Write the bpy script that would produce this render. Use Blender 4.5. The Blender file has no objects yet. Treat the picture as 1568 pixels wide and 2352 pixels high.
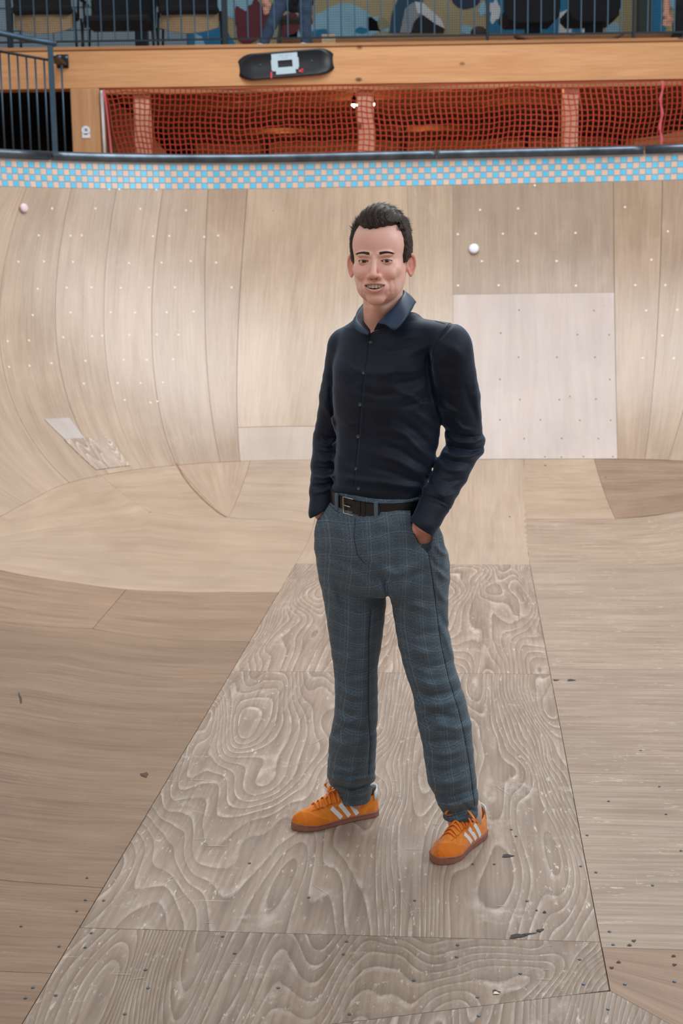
import bpy, bmesh, math, random
import numpy as np
from mathutils import Vector, Matrix
from mathutils.bvhtree import BVHTree
random.seed(7)
S = bpy.context.scene
COL = S.collection
# ---------------------------------------------------------------- camera
FPX, PITCH, ROLL, CAMH = 3300.0, math.radians(9.70), math.radians(0.89), 1.66
cam_d = bpy.data.cameras.new('camera'); cam = bpy.data.objects.new('camera', cam_d); COL.objects.link(cam)
cam_d.sensor_fit = 'VERTICAL'; cam_d.sensor_height = 36.0; cam_d.lens = 36.0 * FPX / 2352.0
cam_d.clip_end = 100
MC = Matrix.Rotation(math.pi / 2 - PITCH, 4, 'X') @ Matrix.Rotation(-ROLL, 4, 'Z')
cam.matrix_world = Matrix.Translation((0, 0, CAMH)) @ MC
cam_d.dof.use_dof = True; cam_d.dof.focus_distance = 3.85; cam_d.dof.aperture_fstop = 6.5
S.camera = cam
MN = np.array(MC.to_3x3())
C0 = np.array([0, 0, CAMH])
def ray(px, py): return MN @ np.array([(px - 784.0) / FPX, -(py - 1176.0) / FPX, -1.0])
def at(px, py, Y):
    d = ray(px, py); return C0 + d * (Y / d[1])
def ground(px, py, z=0.0):
    d = ray(px, py); return C0 + d * ((z - CAMH) / d[2])
def proj(P):
    q = MN.T @ (np.asarray(P, float) - C0); return (784 - FPX * q[0] / q[2], 1176 + FPX * q[1] / q[2])
# ---------------------------------------------------------------- light
S.view_settings.view_transform = 'Standard'; S.view_settings.look = 'None'
S.view_settings.gamma = 1; S.view_settings.use_curve_mapping = False
S.view_settings.exposure = 0.0
W = bpy.data.worlds.new('hall_daylight'); S.world = W; W.use_nodes = True
bgn = W.node_tree.nodes['Background']; bgn.inputs[0].default_value = (0.93, 0.97, 1.0, 1); bgn.inputs[1].default_value = 0.60
def area(name, loc, target, sx, sy, power, col):
    l = bpy.data.lights.new(name, 'AREA'); l.shape = 'RECTANGLE'; l.size = sx; l.size_y = sy; l.energy = power; l.color = col
    o = bpy.data.objects.new(name, l); COL.objects.link(o); o.location = loc
    o.rotation_euler = (Vector(target) - Vector(loc)).to_track_quat('-Z', 'Y').to_euler(); return o
area('skylight_lamp', (1.2, 8.2, 6.3), (0.4, 6.0, 0), 5.0, 4.0, 400, (0.93, 0.97, 1.0))
area('window_lamp', (6.0, 2.5, 5.2), (0.2, 4.5, 1.0), 4.5, 2.5, 190, (0.86, 0.94, 1.0))
area('front_skylight_lamp', (-2.5, -2.0, 6.0), (0.0, 4.0, 1.0), 4.0, 3.0, 60, (1.0, 0.98, 0.96))
# ---------------------------------------------------------------- helpers
def link(name, verts, faces, mat=None, parent=None, smooth=False, mats=None):
    me = bpy.data.meshes.new(name); me.from_pydata([tuple(map(float, v)) for v in verts], [], faces); me.update()
    o = bpy.data.objects.new(name, me); COL.objects.link(o)
    if mat: me.materials.append(mat)
    if smooth: me.polygons.foreach_set('use_smooth', [True] * len(me.polygons))
    if parent is not None: o.parent = parent
    return o
def empty(name, loc=(0, 0, 0)):
    o = bpy.data.objects.new(name, None); COL.objects.link(o); o.location = loc; o.empty_display_size = 0.1
    bpy.context.view_layer.update(); return o
def keep(o, parent):
    o.parent = parent; o.matrix_parent_inverse = parent.matrix_basis.inverted(); return o
def tag(o, label=None, cat=None, group=None, kind=None):
    if label: o['label'] = label
    if cat: o['category'] = cat
    if group: o['group'] = group
    if kind: o['kind'] = kind
    return o
class MB:
    def __init__(s): s.v = []; s.f = []
    def add(s, v, f):
        n = len(s.v); s.v += [tuple(p) for p in v]; s.f += [tuple(i + n for i in q) for q in f]; return s
    def box(s, c, d, rz=0.0, bev=0.0, R=None):
        hx, hy, hz = d[0] / 2, d[1] / 2, d[2] / 2; b = min(bev, hx * .9, hy * .9, hz * .9)
        if b <= 0:
            v = [(x, y, z) for x in (-hx, hx) for y in (-hy, hy) for z in (-hz, hz)]
            f = [(0, 1, 3, 2), (4, 6, 7, 5), (0, 4, 5, 1), (2, 3, 7, 6), (0, 2, 6, 4), (1, 5, 7, 3)]
        else:
            bm = bmesh.new(); bmesh.ops.create_cube(bm, size=1.0)
            for q in bm.verts: q.co = Vector((q.co.x * d[0], q.co.y * d[1], q.co.z * d[2]))
            bmesh.ops.bevel(bm, geom=bm.edges[:], offset=b, segments=1, affect='EDGES')
            bm.verts.index_update(); v = [tuple(q.co) for q in bm.verts]; f = [tuple(w.index for w in q.verts) for q in bm.faces]; bm.free()
        Rm = R if R is not None else Matrix.Rotation(rz, 3, 'Z')
        cv = Vector(c); s.add([tuple(Rm @ Vector(p) + cv) for p in v], f); return s
    def tube(s, pts, r, n=8, close=False, flat=1.0, caps=True):
        pts = [Vector(map(float, p)) for p in pts]; m = len(pts); rr = r if hasattr(r, '__len__') else [r] * m
        base = len(s.v); up = None
        for i, p in enumerate(pts):
            a = pts[(i - 1) % m] if (i > 0 or close) else p; b = pts[(i + 1) % m] if (i < m - 1 or close) else p
            t = (b - a).normalized()
            if up is None:
                up = t.cross(Vector((0, 0, 1)));
                if up.length < 0.1: up = t.cross(Vector((0, 1, 0)))
                up.normalize()
            else:
                up = (up - t * up.dot(t)).normalized()
            w = t.cross(up)
            for k in range(n):
                an = 2 * math.pi * k / n; s.v.append(tuple(p + up * math.cos(an) * rr[i] + w * math.sin(an) * rr[i] * flat))
        for i in range(m if close else m - 1):
            for k in range(n):
                a = base + i * n + k; b = base + i * n + (k + 1) % n; c = base + ((i + 1) % m) * n + (k + 1) % n; d = base + ((i + 1) % m) * n + k
                s.f.append((a, b, c, d))
        if caps and not close:
            s.f.append(tuple(base + k for k in range(n))[::-1]); s.f.append(tuple(base + (m - 1) * n + k for k in range(n)))
        return s
    def lathe(s, prof, c, n=20, R=None):
        R = R or Matrix.Identity(3); base = len(s.v); c = Vector(c)
        for (r, z) in prof:
            for k in range(n):
                an = 2 * math.pi * k / n; s.v.append(tuple(R @ Vector((r * math.cos(an), r * math.sin(an), z)) + c))
        for i in range(len(prof) - 1):
            for k in range(n):
                s.f.append((base + i * n + k, base + i * n + (k + 1) % n, base + (i + 1) * n + (k + 1) % n, base + (i + 1) * n + k))
        s.f.append(tuple(base + k for k in range(n))[::-1]); s.f.append(tuple(base + (len(prof) - 1) * n + k for k in range(n)))
        return s
    def prism(s, poly, y0, y1):
        n = len(poly); base = len(s.v)
        for y in (y0, y1):
            for (x, z) in poly: s.v.append((x, y, z))
        s.f.append(tuple(base + i for i in range(n))); s.f.append(tuple(base + n + i for i in range(n))[::-1])
        for i in range(n):
            j = (i + 1) % n; s.f.append((base + i, base + n + i, base + n + j, base + j))
        return s
    def build(s, name, mat, parent=None, smooth=False): return link(name, s.v, s.f, mat, parent, smooth)
# ---------------------------------------------------------------- materials
def lin(c):
    return tuple(((x / 255.0) / 12.92 if x / 255.0 <= 0.04045 else (((x / 255.0) + 0.055) / 1.055) ** 2.4) for x in c) + (1.0,)
class NT:
    def __init__(s, name, rough=0.5, spec=0.5, metal=0.0):
        s.m = bpy.data.materials.new(name); s.m.use_nodes = True; s.t = s.m.node_tree; s.b = s.t.nodes['Principled BSDF']
        s.b.inputs['Roughness'].default_value = rough; s.b.inputs['Specular IOR Level'].default_value = spec; s.b.inputs['Metallic'].default_value = metal
    def n(s, typ, **kw):
        x = s.t.nodes.new(typ)
        for k, v in kw.items(): setattr(x, k, v)
        return x
    def l(s, a, b): s.t.links.new(a, b)
    def set(s, sock, v):
        if isinstance(v, bpy.types.NodeSocket): s.l(v, sock)
        else: sock.default_value = v
    def math(s, op, a, b=0.0, c=0.0):
        x = s.n('ShaderNodeMath', operation=op); s.set(x.inputs[0], a); s.set(x.inputs[1], b); s.set(x.inputs[2], c); return x.outputs[0]
    def mix(s, f, a, b, mode='MIX'):
        x = s.n('ShaderNodeMix', data_type='RGBA', blend_type=mode); s.set(x.inputs[0], f); s.set(x.inputs[6], a); s.set(x.inputs[7], b); return x.outputs[2]
    def noise(s, vec, scale, detail=2.0, rough=0.5, dist=0.0):
        x = s.n('ShaderNodeTexNoise'); x.inputs['Scale'].default_value = scale; x.inputs['Detail'].default_value = detail
        x.inputs['Roughness'].default_value = rough; x.inputs['Distortion'].default_value = dist
        if vec is not None: s.l(vec, x.inputs['Vector'])
        return x.outputs['Fac']
    def scale(s, vec, v):
        x = s.n('ShaderNodeMapping'); s.l(vec, x.inputs['Vector']); x.inputs['Scale'].default_value = v; return x.outputs[0]
    def ramp(s, f, lo, hi, a=0.0, b=1.0):
        x = s.n('ShaderNodeMapRange'); s.set(x.inputs[0], f); x.inputs[1].default_value = lo; x.inputs[2].default_value = hi
        x.inputs[3].default_value = a; x.inputs[4].default_value = b; return x.outputs[0]
    def coord(s, kind='Object'):
        return s.n('ShaderNodeTexCoord').outputs[kind]
    def bump(s, h, strength=0.3, dist=0.01):
        x = s.n('ShaderNodeBump'); x.inputs['Strength'].default_value = strength; x.inputs['Distance'].default_value = dist
        s.l(h, x.inputs['Height']); s.l(x.outputs[0], s.b.inputs['Normal'])
def simple(name, col, rough=0.5, metal=0.0, var=0.08, scale=20.0, spec=0.5, bump=0.0):
    t = NT(name, rough, spec, metal); c = lin(col); nz = t.noise(t.coord(), scale, 4.0)
    f = t.ramp(nz, 0.3, 0.7, 1 - var, 1 + var); hsv = t.n('ShaderNodeHueSaturation'); hsv.inputs['Color'].default_value = c
    t.l(f, hsv.inputs['Value']); t.l(hsv.outputs[0], t.b.inputs['Base Color'])
    if bump: t.bump(nz, bump, 0.004)
    return t.m
def uvrand(t, k=40.0):
    oi = t.n('ShaderNodeObjectInfo'); uv = t.n('ShaderNodeUVMap').outputs[0]
    cx = t.n('ShaderNodeCombineXYZ'); t.l(t.math('MULTIPLY', oi.outputs['Random'], k), cx.inputs[0]); t.l(t.math('MULTIPLY', oi.outputs['Random'], k * 1.7), cx.inputs[1])
    ad = t.n('ShaderNodeVectorMath', operation='ADD'); t.l(uv, ad.inputs[0]); t.l(cx.outputs[0], ad.inputs[1]); return ad.outputs[0], oi.outputs['Color']
def plywood(name, base, dark, light, lines=0.0, fleck=0.25, patch=0.2, rough=0.45, nline=54.0, bump=0.15, streak=0.5, coat=0.0):
    t = NT(name, rough, 0.35); vec, ocol = uvrand(t)
    if coat: t.b.inputs['Coat Weight'].default_value = coat; t.b.inputs['Coat Roughness'].default_value = 0.30
    g1 = t.noise(t.scale(vec, (1.0, 0.21, 1)), 2.0, 2.2, 0.42, 0.25)
    # fine pores running along the grain (v of the uv map)
    fine = t.noise(t.scale(vec, (70, 3.0, 1)), 1.0, 4.0, 0.6, 0.2)
    mid = t.noise(t.scale(vec, (9, 0.9, 1)), 1.0, 4.0, 0.55, 0.5)
    blot = t.noise(vec, 1.7, 4.0, 0.6)
    c = t.mix(t.ramp(mid, 0.3, 0.72), lin(dark), lin(base))
    c = t.mix(t.ramp(fine, 0.35, 0.75, 0.0, streak), c, lin(light))
    c = t.mix(t.ramp(blot, 0.35, 0.7, 0.25, 0.0), c, lin(tuple(x * 0.72 for x in dark)))
    h = fine
    if lines > 0:
        ph = t.math('ADD', t.math('MULTIPLY', g1, nline), t.math('MULTIPLY', fine, 0.10))
        fr = t.math('FRACT', ph)
        wl = t.math('MULTIPLY', t.ramp(fr, 0.0, 0.07), t.ramp(fr, 0.09, 0.34, 1.0, 0.0))
        dl = t.math('MULTIPLY', t.ramp(fr, 0.55, 0.98), t.ramp(fr, 0.985, 1.0, 1.0, 0.0))
        brk = t.ramp(t.noise(t.scale(vec, (26, 9, 1)), 1.0, 3.0, 0.7), 0.40, 0.62, 0.12, 1.0)
        zone = t.ramp(t.noise(vec, 2.6, 2.0), 0.34, 0.62, 0.25, 1.0)
        c = t.mix(t.math('MULTIPLY', dl, 0.5 * lines), c, lin(tuple(x * 0.62 for x in dark)))
        c = t.mix(t.math('MULTIPLY', t.math('MULTIPLY', t.math('MULTIPLY', wl, brk), zone), lines), c, lin(light))
        h = t.math('ADD', t.math('MULTIPLY', t.math('SUBTRACT', 1.0, dl), 1.0), t.math('MULTIPLY', fine, 0.3))
    if fleck > 0:   # scratches and grey-white paint residue worn into the veneer
        f1 = t.noise(t.scale(vec, (60, 14, 1)), 1.0, 3.0, 0.75)
        f2 = t.noise(vec, 5.0, 3.0, 0.6)
        fl = t.math('MULTIPLY', t.ramp(f1, 0.60, 0.68), t.ramp(f2, 0.42, 0.58))
        c = t.mix(t.math('MULTIPLY', fl, fleck), c, lin(light))
        s1 = t.noise(t.scale(vec, (3, 150, 1)), 1.0, 2.0, 0.6, 0.6); sc = t.math('MULTIPLY', t.ramp(s1, 0.70, 0.75), t.ramp(f2, 0.5, 0.62))
        c = t.mix(t.math('MULTIPLY', sc, fleck * 0.8), c, lin(light))
    if patch > 0:
        p = t.math('MULTIPLY', t.ramp(t.noise(vec, 3.2, 6.0, 0.75, 0.4), 0.58, 0.70), t.ramp(t.noise(t.scale(vec, (30, 12, 1)), 1.0, 4.0, 0.8), 0.42, 0.6))
        c = t.mix(t.math('MULTIPLY', p, patch), c, lin(light))
    spots = t.noise(vec, 38.0, 1.0); c = t.mix(t.ramp(spots, 0.78, 0.83, 0.0, 0.45), c, lin((70, 56, 46)))
    c = t.mix(1.0, c, ocol, 'MULTIPLY')
    t.l(c, t.b.inputs['Base Color'])
    t.l(t.ramp(blot, 0.3, 0.7, rough - 0.07, rough + 0.1), t.b.inputs['Roughness'])
    t.bump(h, bump, 0.002)
    return t.m
M = {}
M['strip'] = plywood('worn_plywood', (160, 138, 120), (136, 115, 98), (212, 200, 190), lines=0.68, fleck=0.8, patch=0.6, rough=0.5, bump=0.35, streak=0.35)
M['side'] = plywood('streaked_plywood', (163, 143, 125), (138, 118, 101), (204, 192, 178), lines=0.0, fleck=0.95, patch=0.25, rough=0.48)
M['left'] = plywood('brown_plywood', (156, 127, 103), (124, 97, 77), (182, 160, 140), lines=0.0, fleck=0.35, patch=0.15, rough=0.42, coat=0.15)
M['wall'] = plywood('wall_plywood', (188, 165, 143), (164, 139, 117), (208, 194, 180), lines=0.0, fleck=0.2, patch=0.3, rough=0.33, streak=0.45, coat=0.6)
M['new'] = plywood('new_plywood', (202, 189, 181), (190, 175, 166), (214, 204, 198), lines=0.0, fleck=0.0, patch=0.0, rough=0.55, streak=0.3, bump=0.05)
M['under'] = simple('underlay_board', (104, 80, 60), 0.8)
def pine(name, base, dark, axis=0, rough=0.55):
    t = NT(name, rough, 0.3); o = t.coord(); sc = [14, 14, 14]; sc[axis] = 0.7
    g = t.noise(t.scale(o, sc), 1.0, 5.0, 0.6, 0.8); f = t.noise(t.scale(o, [x * 5 for x in sc]), 1.0, 3.0)
    c = t.mix(t.ramp(g, 0.3, 0.7), lin(dark), lin(base)); c = t.mix(t.ramp(f, 0.4, 0.75, 0, 0.35), c, lin(tuple(x * 0.82 for x in dark)))
    ks = [1.0, 1.0, 1.0]; ks[axis] = 0.6
    v = t.n('ShaderNodeTexVoronoi'); v.inputs['Scale'].default_value = 4.6; t.l(t.scale(o, ks), v.inputs['Vector'])
    c = t.mix(t.ramp(v.outputs['Distance'], 0.045, 0.10, 0.85, 0.0), c, lin((86, 50, 32)))
    t.l(c, t.b.inputs['Base Color']); t.bump(g, 0.15, 0.003); return t.m
M['beam'] = pine('pine_beam_wood', (222, 172, 124), (204, 146, 98))
M['post'] = pine('pine_post_wood', (240, 194, 166), (226, 172, 144), 2)
M['col'] = pine('plywood_column_wood', (204, 158, 116), (188, 138, 98), 2)
M['plank'] = pine('deck_plank_wood', (186, 138, 96), (158, 110, 72))
M['steel_blue'] = simple('blue_grey_steel', (62, 86, 104), 0.4, 0.6)
M['steel_dark'] = simple('dark_steel', (34, 42, 50), 0.45, 0.5)
M['coping'] = simple('worn_coping_steel', (88, 98, 108), 0.34, 0.85, 0.35, 9.0)
M['black'] = simple('black_plastic', (14, 15, 18), 0.5, 0, 0.1)
M['screw'] = simple('zinc_screw', (120, 132, 142), 0.35, 0.9)
M['screw_w'] = simple('pale_filled_screw', (232, 222, 210), 0.35, 0.0)
M['screw_d'] = simple('dark_screw_hole', (128, 102, 88), 0.7)
M['tile_b'] = simple('blue_tile_glaze', (92, 186, 222), 0.25, 0, 0.10, 6.0)
M['tile_p'] = simple('beige_tile_glaze', (212, 182, 166), 0.3, 0, 0.07, 6.0)
M['grout'] = simple('tile_grout', (172, 160, 152), 0.8)
M['net'] = simple('orange_red_net_cord', (176, 60, 40), 0.7, 0, 0.15)
M['rope'] = simple('pink_rope', (206, 92, 104), 0.7)
M['white'] = simple('white_plastic', (225, 228, 236), 0.4)
M['pinkcap'] = simple('pink_white_plastic', (226, 196, 206), 0.4)
M['dark_room'] = simple('unlit_room_brown', (40, 24, 18), 0.8)  # room's darkness put into the wall and ceiling colour; uprights share it
# ---------------------------------------------------------------- the bowl surface
TH = math.radians(5.33); CT, ST = math.cos(TH), math.sin(TH)
UL, UR, V0, RR = -1.2, 0.85, 8.3, 2.6
VN = -1.6                                   # near end of the flat bottom, behind the camera
HP = math.pi / 2
def b2w(u, v, z): return (u * CT + v * ST, -u * ST + v * CT, z)
def w2b(p): return (p[0] * CT - p[1] * ST, p[0] * ST + p[1] * CT)
def sdist(u, v):
    du = max(UL - u, u - UR, 0.0); dv = max(v - V0, VN - v, 0.0); return math.hypot(du, dv)
def hgt(u, v):
    d = sdist(u, v)
    if d >= RR: return 9.0
    return RR - math.sqrt(RR * RR - d * d)
def hit(px, py):
    d = ray(px, py); t = 2.5
    while t < 20:
        P = C0 + d * t; b = w2b(P)
        if P[2] < hgt(*b): break
        t += 0.05
    a, e = t - 0.05, t
    for _ in range(18):
        m = (a + e) / 2; P = C0 + d * m; b = w2b(P)
        if P[2] < hgt(*b): e = m
        else: a = m
    return b[0], b[1]
def toPA(u, v):
    d = sdist(u, v); a = RR * math.asin(min(d / RR, 1.0))
    if u < UL and v > V0: return UL - math.atan2(UL - u, v - V0), a
    if u > UR and v > V0: return UR + math.atan2(u - UR, v - V0), a
    if v > V0: return u, a
    if u < UL: return UL - HP - (V0 - v), a
    return UR + HP + (V0 - v), a
PNEAR = V0 - VN
def frame(P):        # base point and outward direction for a perimeter coordinate
    if P < UL:
        q = UL - P
        if q <= HP: return UL, V0, -math.sin(q), math.cos(q)
        q -= HP
        if q <= PNEAR: return UL, V0 - q, -1.0, 0.0
        q -= PNEAR
        if q <= HP: return UL, VN, -math.cos(q), -math.sin(q)
        return UL + (q - HP), VN, 0.0, -1.0
    if P > UR:
        q = P - UR
        if q <= HP: return UR, V0, math.sin(q), math.cos(q)
        q -= HP
        if q <= PNEAR: return UR, V0 - q, 1.0, 0.0
        q -= PNEAR
        if q <= HP: return UR, VN, math.cos(q), -math.sin(q)
        return UR - (q - HP), VN, 0.0, -1.0
    return P, V0, 0.0, 1.0
def sPA(P, a, off=0.0):
    bu, bv, nu, nv = frame(P); th = a / RR; s = (RR - off) * math.sin(th); z = RR - (RR - off) * math.cos(th)
    return b2w(bu + nu * s, bv + nv * s, z)
def sUV(u, v, off=0.0):
    d = sdist(u, v); z = hgt(u, v)
    if d < 1e-6: return b2w(u, v, off)
    P, a = toPA(u, v); return sPA(P, a, off)
def lerp(a, b, t): return a + (b - a) * t
def resample(pl, n):
    L = [0.0]
    for i in range(1, len(pl)): L.append(L[-1] + math.dist(pl[i - 1], pl[i]))
    out = []
    for k in range(n + 1):
        t = L[-1] * k / n; i = 0
        while i < len(pl) - 2 and L[i + 1] < t: i += 1
        w = 0 if L[i + 1] == L[i] else (t - L[i]) / (L[i + 1] - L[i]); out.append((lerp(pl[i][0], pl[i + 1][0], w), lerp(pl[i][1], pl[i + 1][1], w)))
    return out
def sheet(parent, A, B, mat, tint, space='uv', off=0.006, grain='along', gap=0.0012, step=0.09, name='plywood_sheet', flip=False):
    """ruled sheet between the polylines A (lower edge) and B (upper edge) on the bowl surface"""
    fn = sUV if space == 'uv' else sPA
    la = sum(math.dist(A[i], A[i + 1]) for i in range(len(A) - 1)); w = max(la, sum(math.dist(B[i], B[i + 1]) for i in range(len(B) - 1)))
    if space == 'pa': w *= 1.6
    hgh = max(math.dist(A[0], B[0]), math.dist(A[-1], B[-1])); nx = max(3, int(w / step)); ny = max(3, int(hgh / step))
    RA, RB = resample(A, nx), resample(B, nx); V = []; UVs = []
    gx, gy = gap / max(w, .05), gap / max(hgh, .05)
    for o_ in (off, off - 0.012):
        for j in range(ny + 1):
            s = gy + (1 - 2 * gy) * j / ny
            for i in range(nx + 1):
                t = i / nx; t2 = gx + (1 - 2 * gx) * t; k = min(int(t2 * nx), nx - 1); w_ = t2 * nx - k
                a0, a1 = lerp(RA[k][0], RA[k + 1][0], w_), lerp(RA[k][1], RA[k + 1][1], w_)
                b0, b1 = lerp(RB[k][0], RB[k + 1][0], w_), lerp(RB[k][1], RB[k + 1][1], w_)
                V.append(fn(lerp(a0, b0, s), lerp(a1, b1, s), o_))
                UVs.append((w * t, hgh * s) if grain == 'along' else (hgh * s, w * t))
    F = []; n1 = (nx + 1) * (ny + 1)
    for j in range(ny):
        for i in range(nx):
            a = j * (nx + 1) + i; F.append((a, a + 1, a + nx + 2, a + nx + 1))
    ntop = len(F); ring = [i for i in range(nx + 1)] + [j * (nx + 1) + nx for j in range(1, ny + 1)] + [ny * (nx + 1) + i for i in range(nx - 1, -1, -1)] + [j * (nx + 1) for j in range(ny - 1, 0, -1)]
    V = V + V[:n1]; UVs = UVs + UVs[:n1]
    for k in range(len(ring)):
        a, b = ring[k], ring[(k + 1) % len(ring)]; F.append((b + 2 * n1, a + 2 * n1, a + n1, b + n1))
    o = link(name, V, F, M[mat], parent); me = o.data
    uv = me.uv_layers.new(name='UVMap'); li = np.zeros(len(me.loops), np.int32); me.loops.foreach_get('vertex_index', li)
    uv.data.foreach_set('uv', np.array(UVs, np.float32)[li].ravel())
    me.polygons.foreach_set('use_smooth', [k < ntop for k in range(len(F))])
    nn = me.polygons[0].normal; c = me.polygons[0].center
    if nn.dot(Vector((0.0, 5.0, 3.0)) - c) < 0:
        me.flip_normals()
    k = tint if hasattr(tint, '__len__') else (tint, tint, tint); o.color = (k[0], k[1], k[2], 1); return o
PX = lambda *pts: [hit(*p) for p in pts]
# underlay shell, 6 mm behind the sheets
def shell(name, P0, P1, n, a0, a1, m, off, mat, parent=None):
    V = []; F = []
    for i in range(n + 1):
        for j in range(m + 1): V.append(sPA(lerp(P0, P1, i / n), lerp(a0, a1, j / m), off))
    for i in range(n):
        for j in range(m):
            a = i * (m + 1) + j; F.append((a, a + m + 1, a + m + 2, a + 1))
    return link(name, V, F, mat, parent, True)
AT, ATOP = 3.72, 3.90            # arc length where tiles start and end
SEAM = 1.39
floor = link('floor', [b2w(UL, VN, 0), b2w(UR, VN, 0), b2w(UR, V0, 0), b2w(UL, V0, 0)], [(0, 1, 2, 3)], M['under']); tag(floor, kind='structure')
wall_back = tag(shell('wall_back', UL - HP, UR + HP, 60, 0, ATOP, 30, -0.004, M['under']), kind='structure')
wall_left = tag(shell('wall_left', UL - HP - PNEAR, UL - HP, 2, 0, ATOP, 30, -0.004, M['under']), kind='structure')
wall_right = tag(shell('wall_right', UR + HP, UR + HP + PNEAR, 2, 0, ATOP, 30, -0.004, M['under']), kind='structure')
wall_front = tag(shell('wall_front', UR + HP + PNEAR, UR + HP * 3 + PNEAR + (UR - UL), 60, 0, ATOP, 30, -0.004, M['under']), kind='structure')
SL, SR, VT = -1.002, 0.312, V0 + RR * math.sin(SEAM / RR)
EU = UR + RR * math.sin(SEAM / RR)
# middle strip with the big worn grain
sheet(floor, [(SL, 0.6), (EU, 0.6)], [(SL, 2.72), (SR, 3.12), (0.424, 2.985), (EU, 0.96)], 'strip', (0.93, .93, .93))
sheet(floor, [(SL, 2.72), (SR, 3.12)], [(SL, 3.36), (SR, 3.36)], 'strip', (0.90, .89, .87))
sheet(floor, [(SL, 3.36), (SR, 3.36)], [(SL, 5.72), (SR, 5.72)], 'strip', (1.0, 1.0, 1.0))
sheet(floor, [(SL, 5.72), (SR, 5.72)], [(SL, 7.90), (SR, 7.90)], 'strip', (1.06, 1.03, 1.01))
sheet(floor, [(SL, 7.90), (SR, 7.90)], [(SL, VT), (0.335, VT)], 'wall', (1.0, .96, .93))
# right of the strip, sheets laid crossways
for (va, vb, ti) in ((0.6, 3.33, (1.0, .96, .93)), (3.33, 4.56, (1.0, .99, .97)), (4.56, 5.80, (1.0, .97, .95)), (5.80, 7.90, (1.06, 1.03, 1.0))):
    if va < 1: sheet(floor, [(SR, 3.12), (0.424, 2.985), (EU, 0.96)], [(SR, vb), (EU, vb)], 'left', ti, grain='across', gap=.003)
    else: sheet(floor, [(SR, va), (EU, va)], [(SR, vb), (EU, vb)], 'side', ti, grain='across')
sheet(floor, [(SR + .0, 7.90), (EU, 7.90)], [(SR, 8.93), (0.87, 8.93), (1.3, 8.96), (1.93, 8.9)], 'side', (1.12, 1.08, 1.02), grain='across')
def arcPA(P0, P1, a, n=10):
    o = []
    for i in range(n + 1):
        bu, bv, nu, nv = frame(lerp(P0, P1, i / n)); s = RR * math.sin(a / RR); o.append((bu + nu * s, bv + nv * s))
    return o
sheet(wall_back, [(SR + .0, 8.93), (0.88, 8.93)], [(0.335, VT), (0.80, VT)], 'wall', (1.0, .93, .86), grain='across')
sheet(wall_back, [(0.88, 8.93), (1.05, 8.95), (1.3, 8.96), (1.93, 8.9)], [(0.80, VT)] + arcPA(UR, UR + 1.18, SEAM), 'left', (1.0, 1.0, 1.0), grain='across')
# left of the strip
Ll = PX((0, 1312), (85, 1328), (170, 1340), (290, 1356), (400, 1361), (520, 1362)) + [(SL, 7.19)]
WL = UL - RR * math.sin(SEAM / RR)
sheet(floor, [(-1.72, 6.2), (SL, 6.2)], Ll[3:], 'left', (1.02, 1.0, .98), grain='across')
sheet(floor, [(WL, 5.6), (-1.72, 6.2)], [(WL, 6.2)] + Ll[:4], 'left', (1.08, 1.06, 1.03), grain='across')
sheet(floor, [(WL, 3.75), (SL, 3.60)], [(WL, 5.6), (-1.72, 6.2), (SL, 6.2)], 'left', (0.86, .84, .81), grain='across')
sheet(floor, [(WL, 3.15), (SL, 3.12)], [(WL, 3.75), (SL, 3.60)], 'left', (.93, .89, .84), grain='across')
sheet(floor, [(WL, 0.6), (SL, 0.6)], [(WL, 3.15), (SL, 3.12)], 'left', (.95, .91, .87), grain='across')
for (va, vb) in ((VN, 0.6),): sheet(floor, [(WL, va), (EU, va)], [(WL, vb), (EU, vb)], 'side', 1.0, grain='across')
# lower band of the left pocket
Mid = [(WL, 7.1)] + PX((0, 1235), (130, 1212), (343, 1178), (520, 1190), (640, 1195)) + [(SL, 8.85)]
sheet(wall_back, [(WL, 6.2)] + Ll, Mid, 'wall', (.98, .93, .88), grain='across', gap=0.0002, step=.03)
Up = PX((0, 1168), (49, 1151), (130, 1112))
sheet(wall_back, Mid[:3] + PX((343, 1178)), [(WL, 7.6)] + arcPA(UL - HP - .25, toPA(*hit(220, 1084))[0], SEAM) , 'wall', (1.03, .98, .92), grain='across', gap=.0004, step=.03)
sheet(wall_back, PX((343, 1178), (520, 1190)), arcPA(toPA(*hit(220, 1084))[0], toPA(*hit(404, 1066))[0], SEAM), 'wall', (1.0, .93, .86), grain='across')
sheet(wall_back, [hit(520, 1190), hit(524, 1190)], arcPA(toPA(*hit(404, 1066))[0], toPA(*hit(575, 1064))[0], SEAM), 'wall', (.99, .92, .87))
sheet(wall_back, [hit(524, 1190), hit(640, 1195), (SL, 8.85)], arcPA(toPA(*hit(575, 1064))[0], UL, SEAM) + [(SL, VT)], 'wall', (1.0, .96, .93), grain='across')
# upper band: narrow strips in the pocket, wide sheets across the back
pa = lambda px, py: toPA(*hit(px, py))[0]
tops = [UL - HP - 3.0, UL - HP - 1.75, UL - HP - .5, pa(2, 424), pa(60, 427), pa(163, 430), pa(267, 432), pa(373, 432), pa(477, 432), pa(568, 432)]
bots = [UL - HP - 3.0, UL - HP - 1.75, UL - HP - .5, pa(190, 1095), pa(246, 1083), pa(298, 1075), pa(350, 1070), pa(402, 1066), pa(455, 1065), pa(552, 1063)]
bots[8] = pa(506, 1064); bots[3] = pa(60, 1146); bots[4] = pa(150, 1105); bots[5] = pa(240, 1083); bots[6] = pa(320, 1072)
bots[7] = pa(402, 1066)
tints = [(1, .98, .96), (1.02, 1, .98), (.99, .97, .95), (1.03, 1.0, .97), (.98, .95, .92), (1.0, .97, .94), (1.02, .98, .95), (.97, .93, .90), (.93, .87, .82)]
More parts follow.
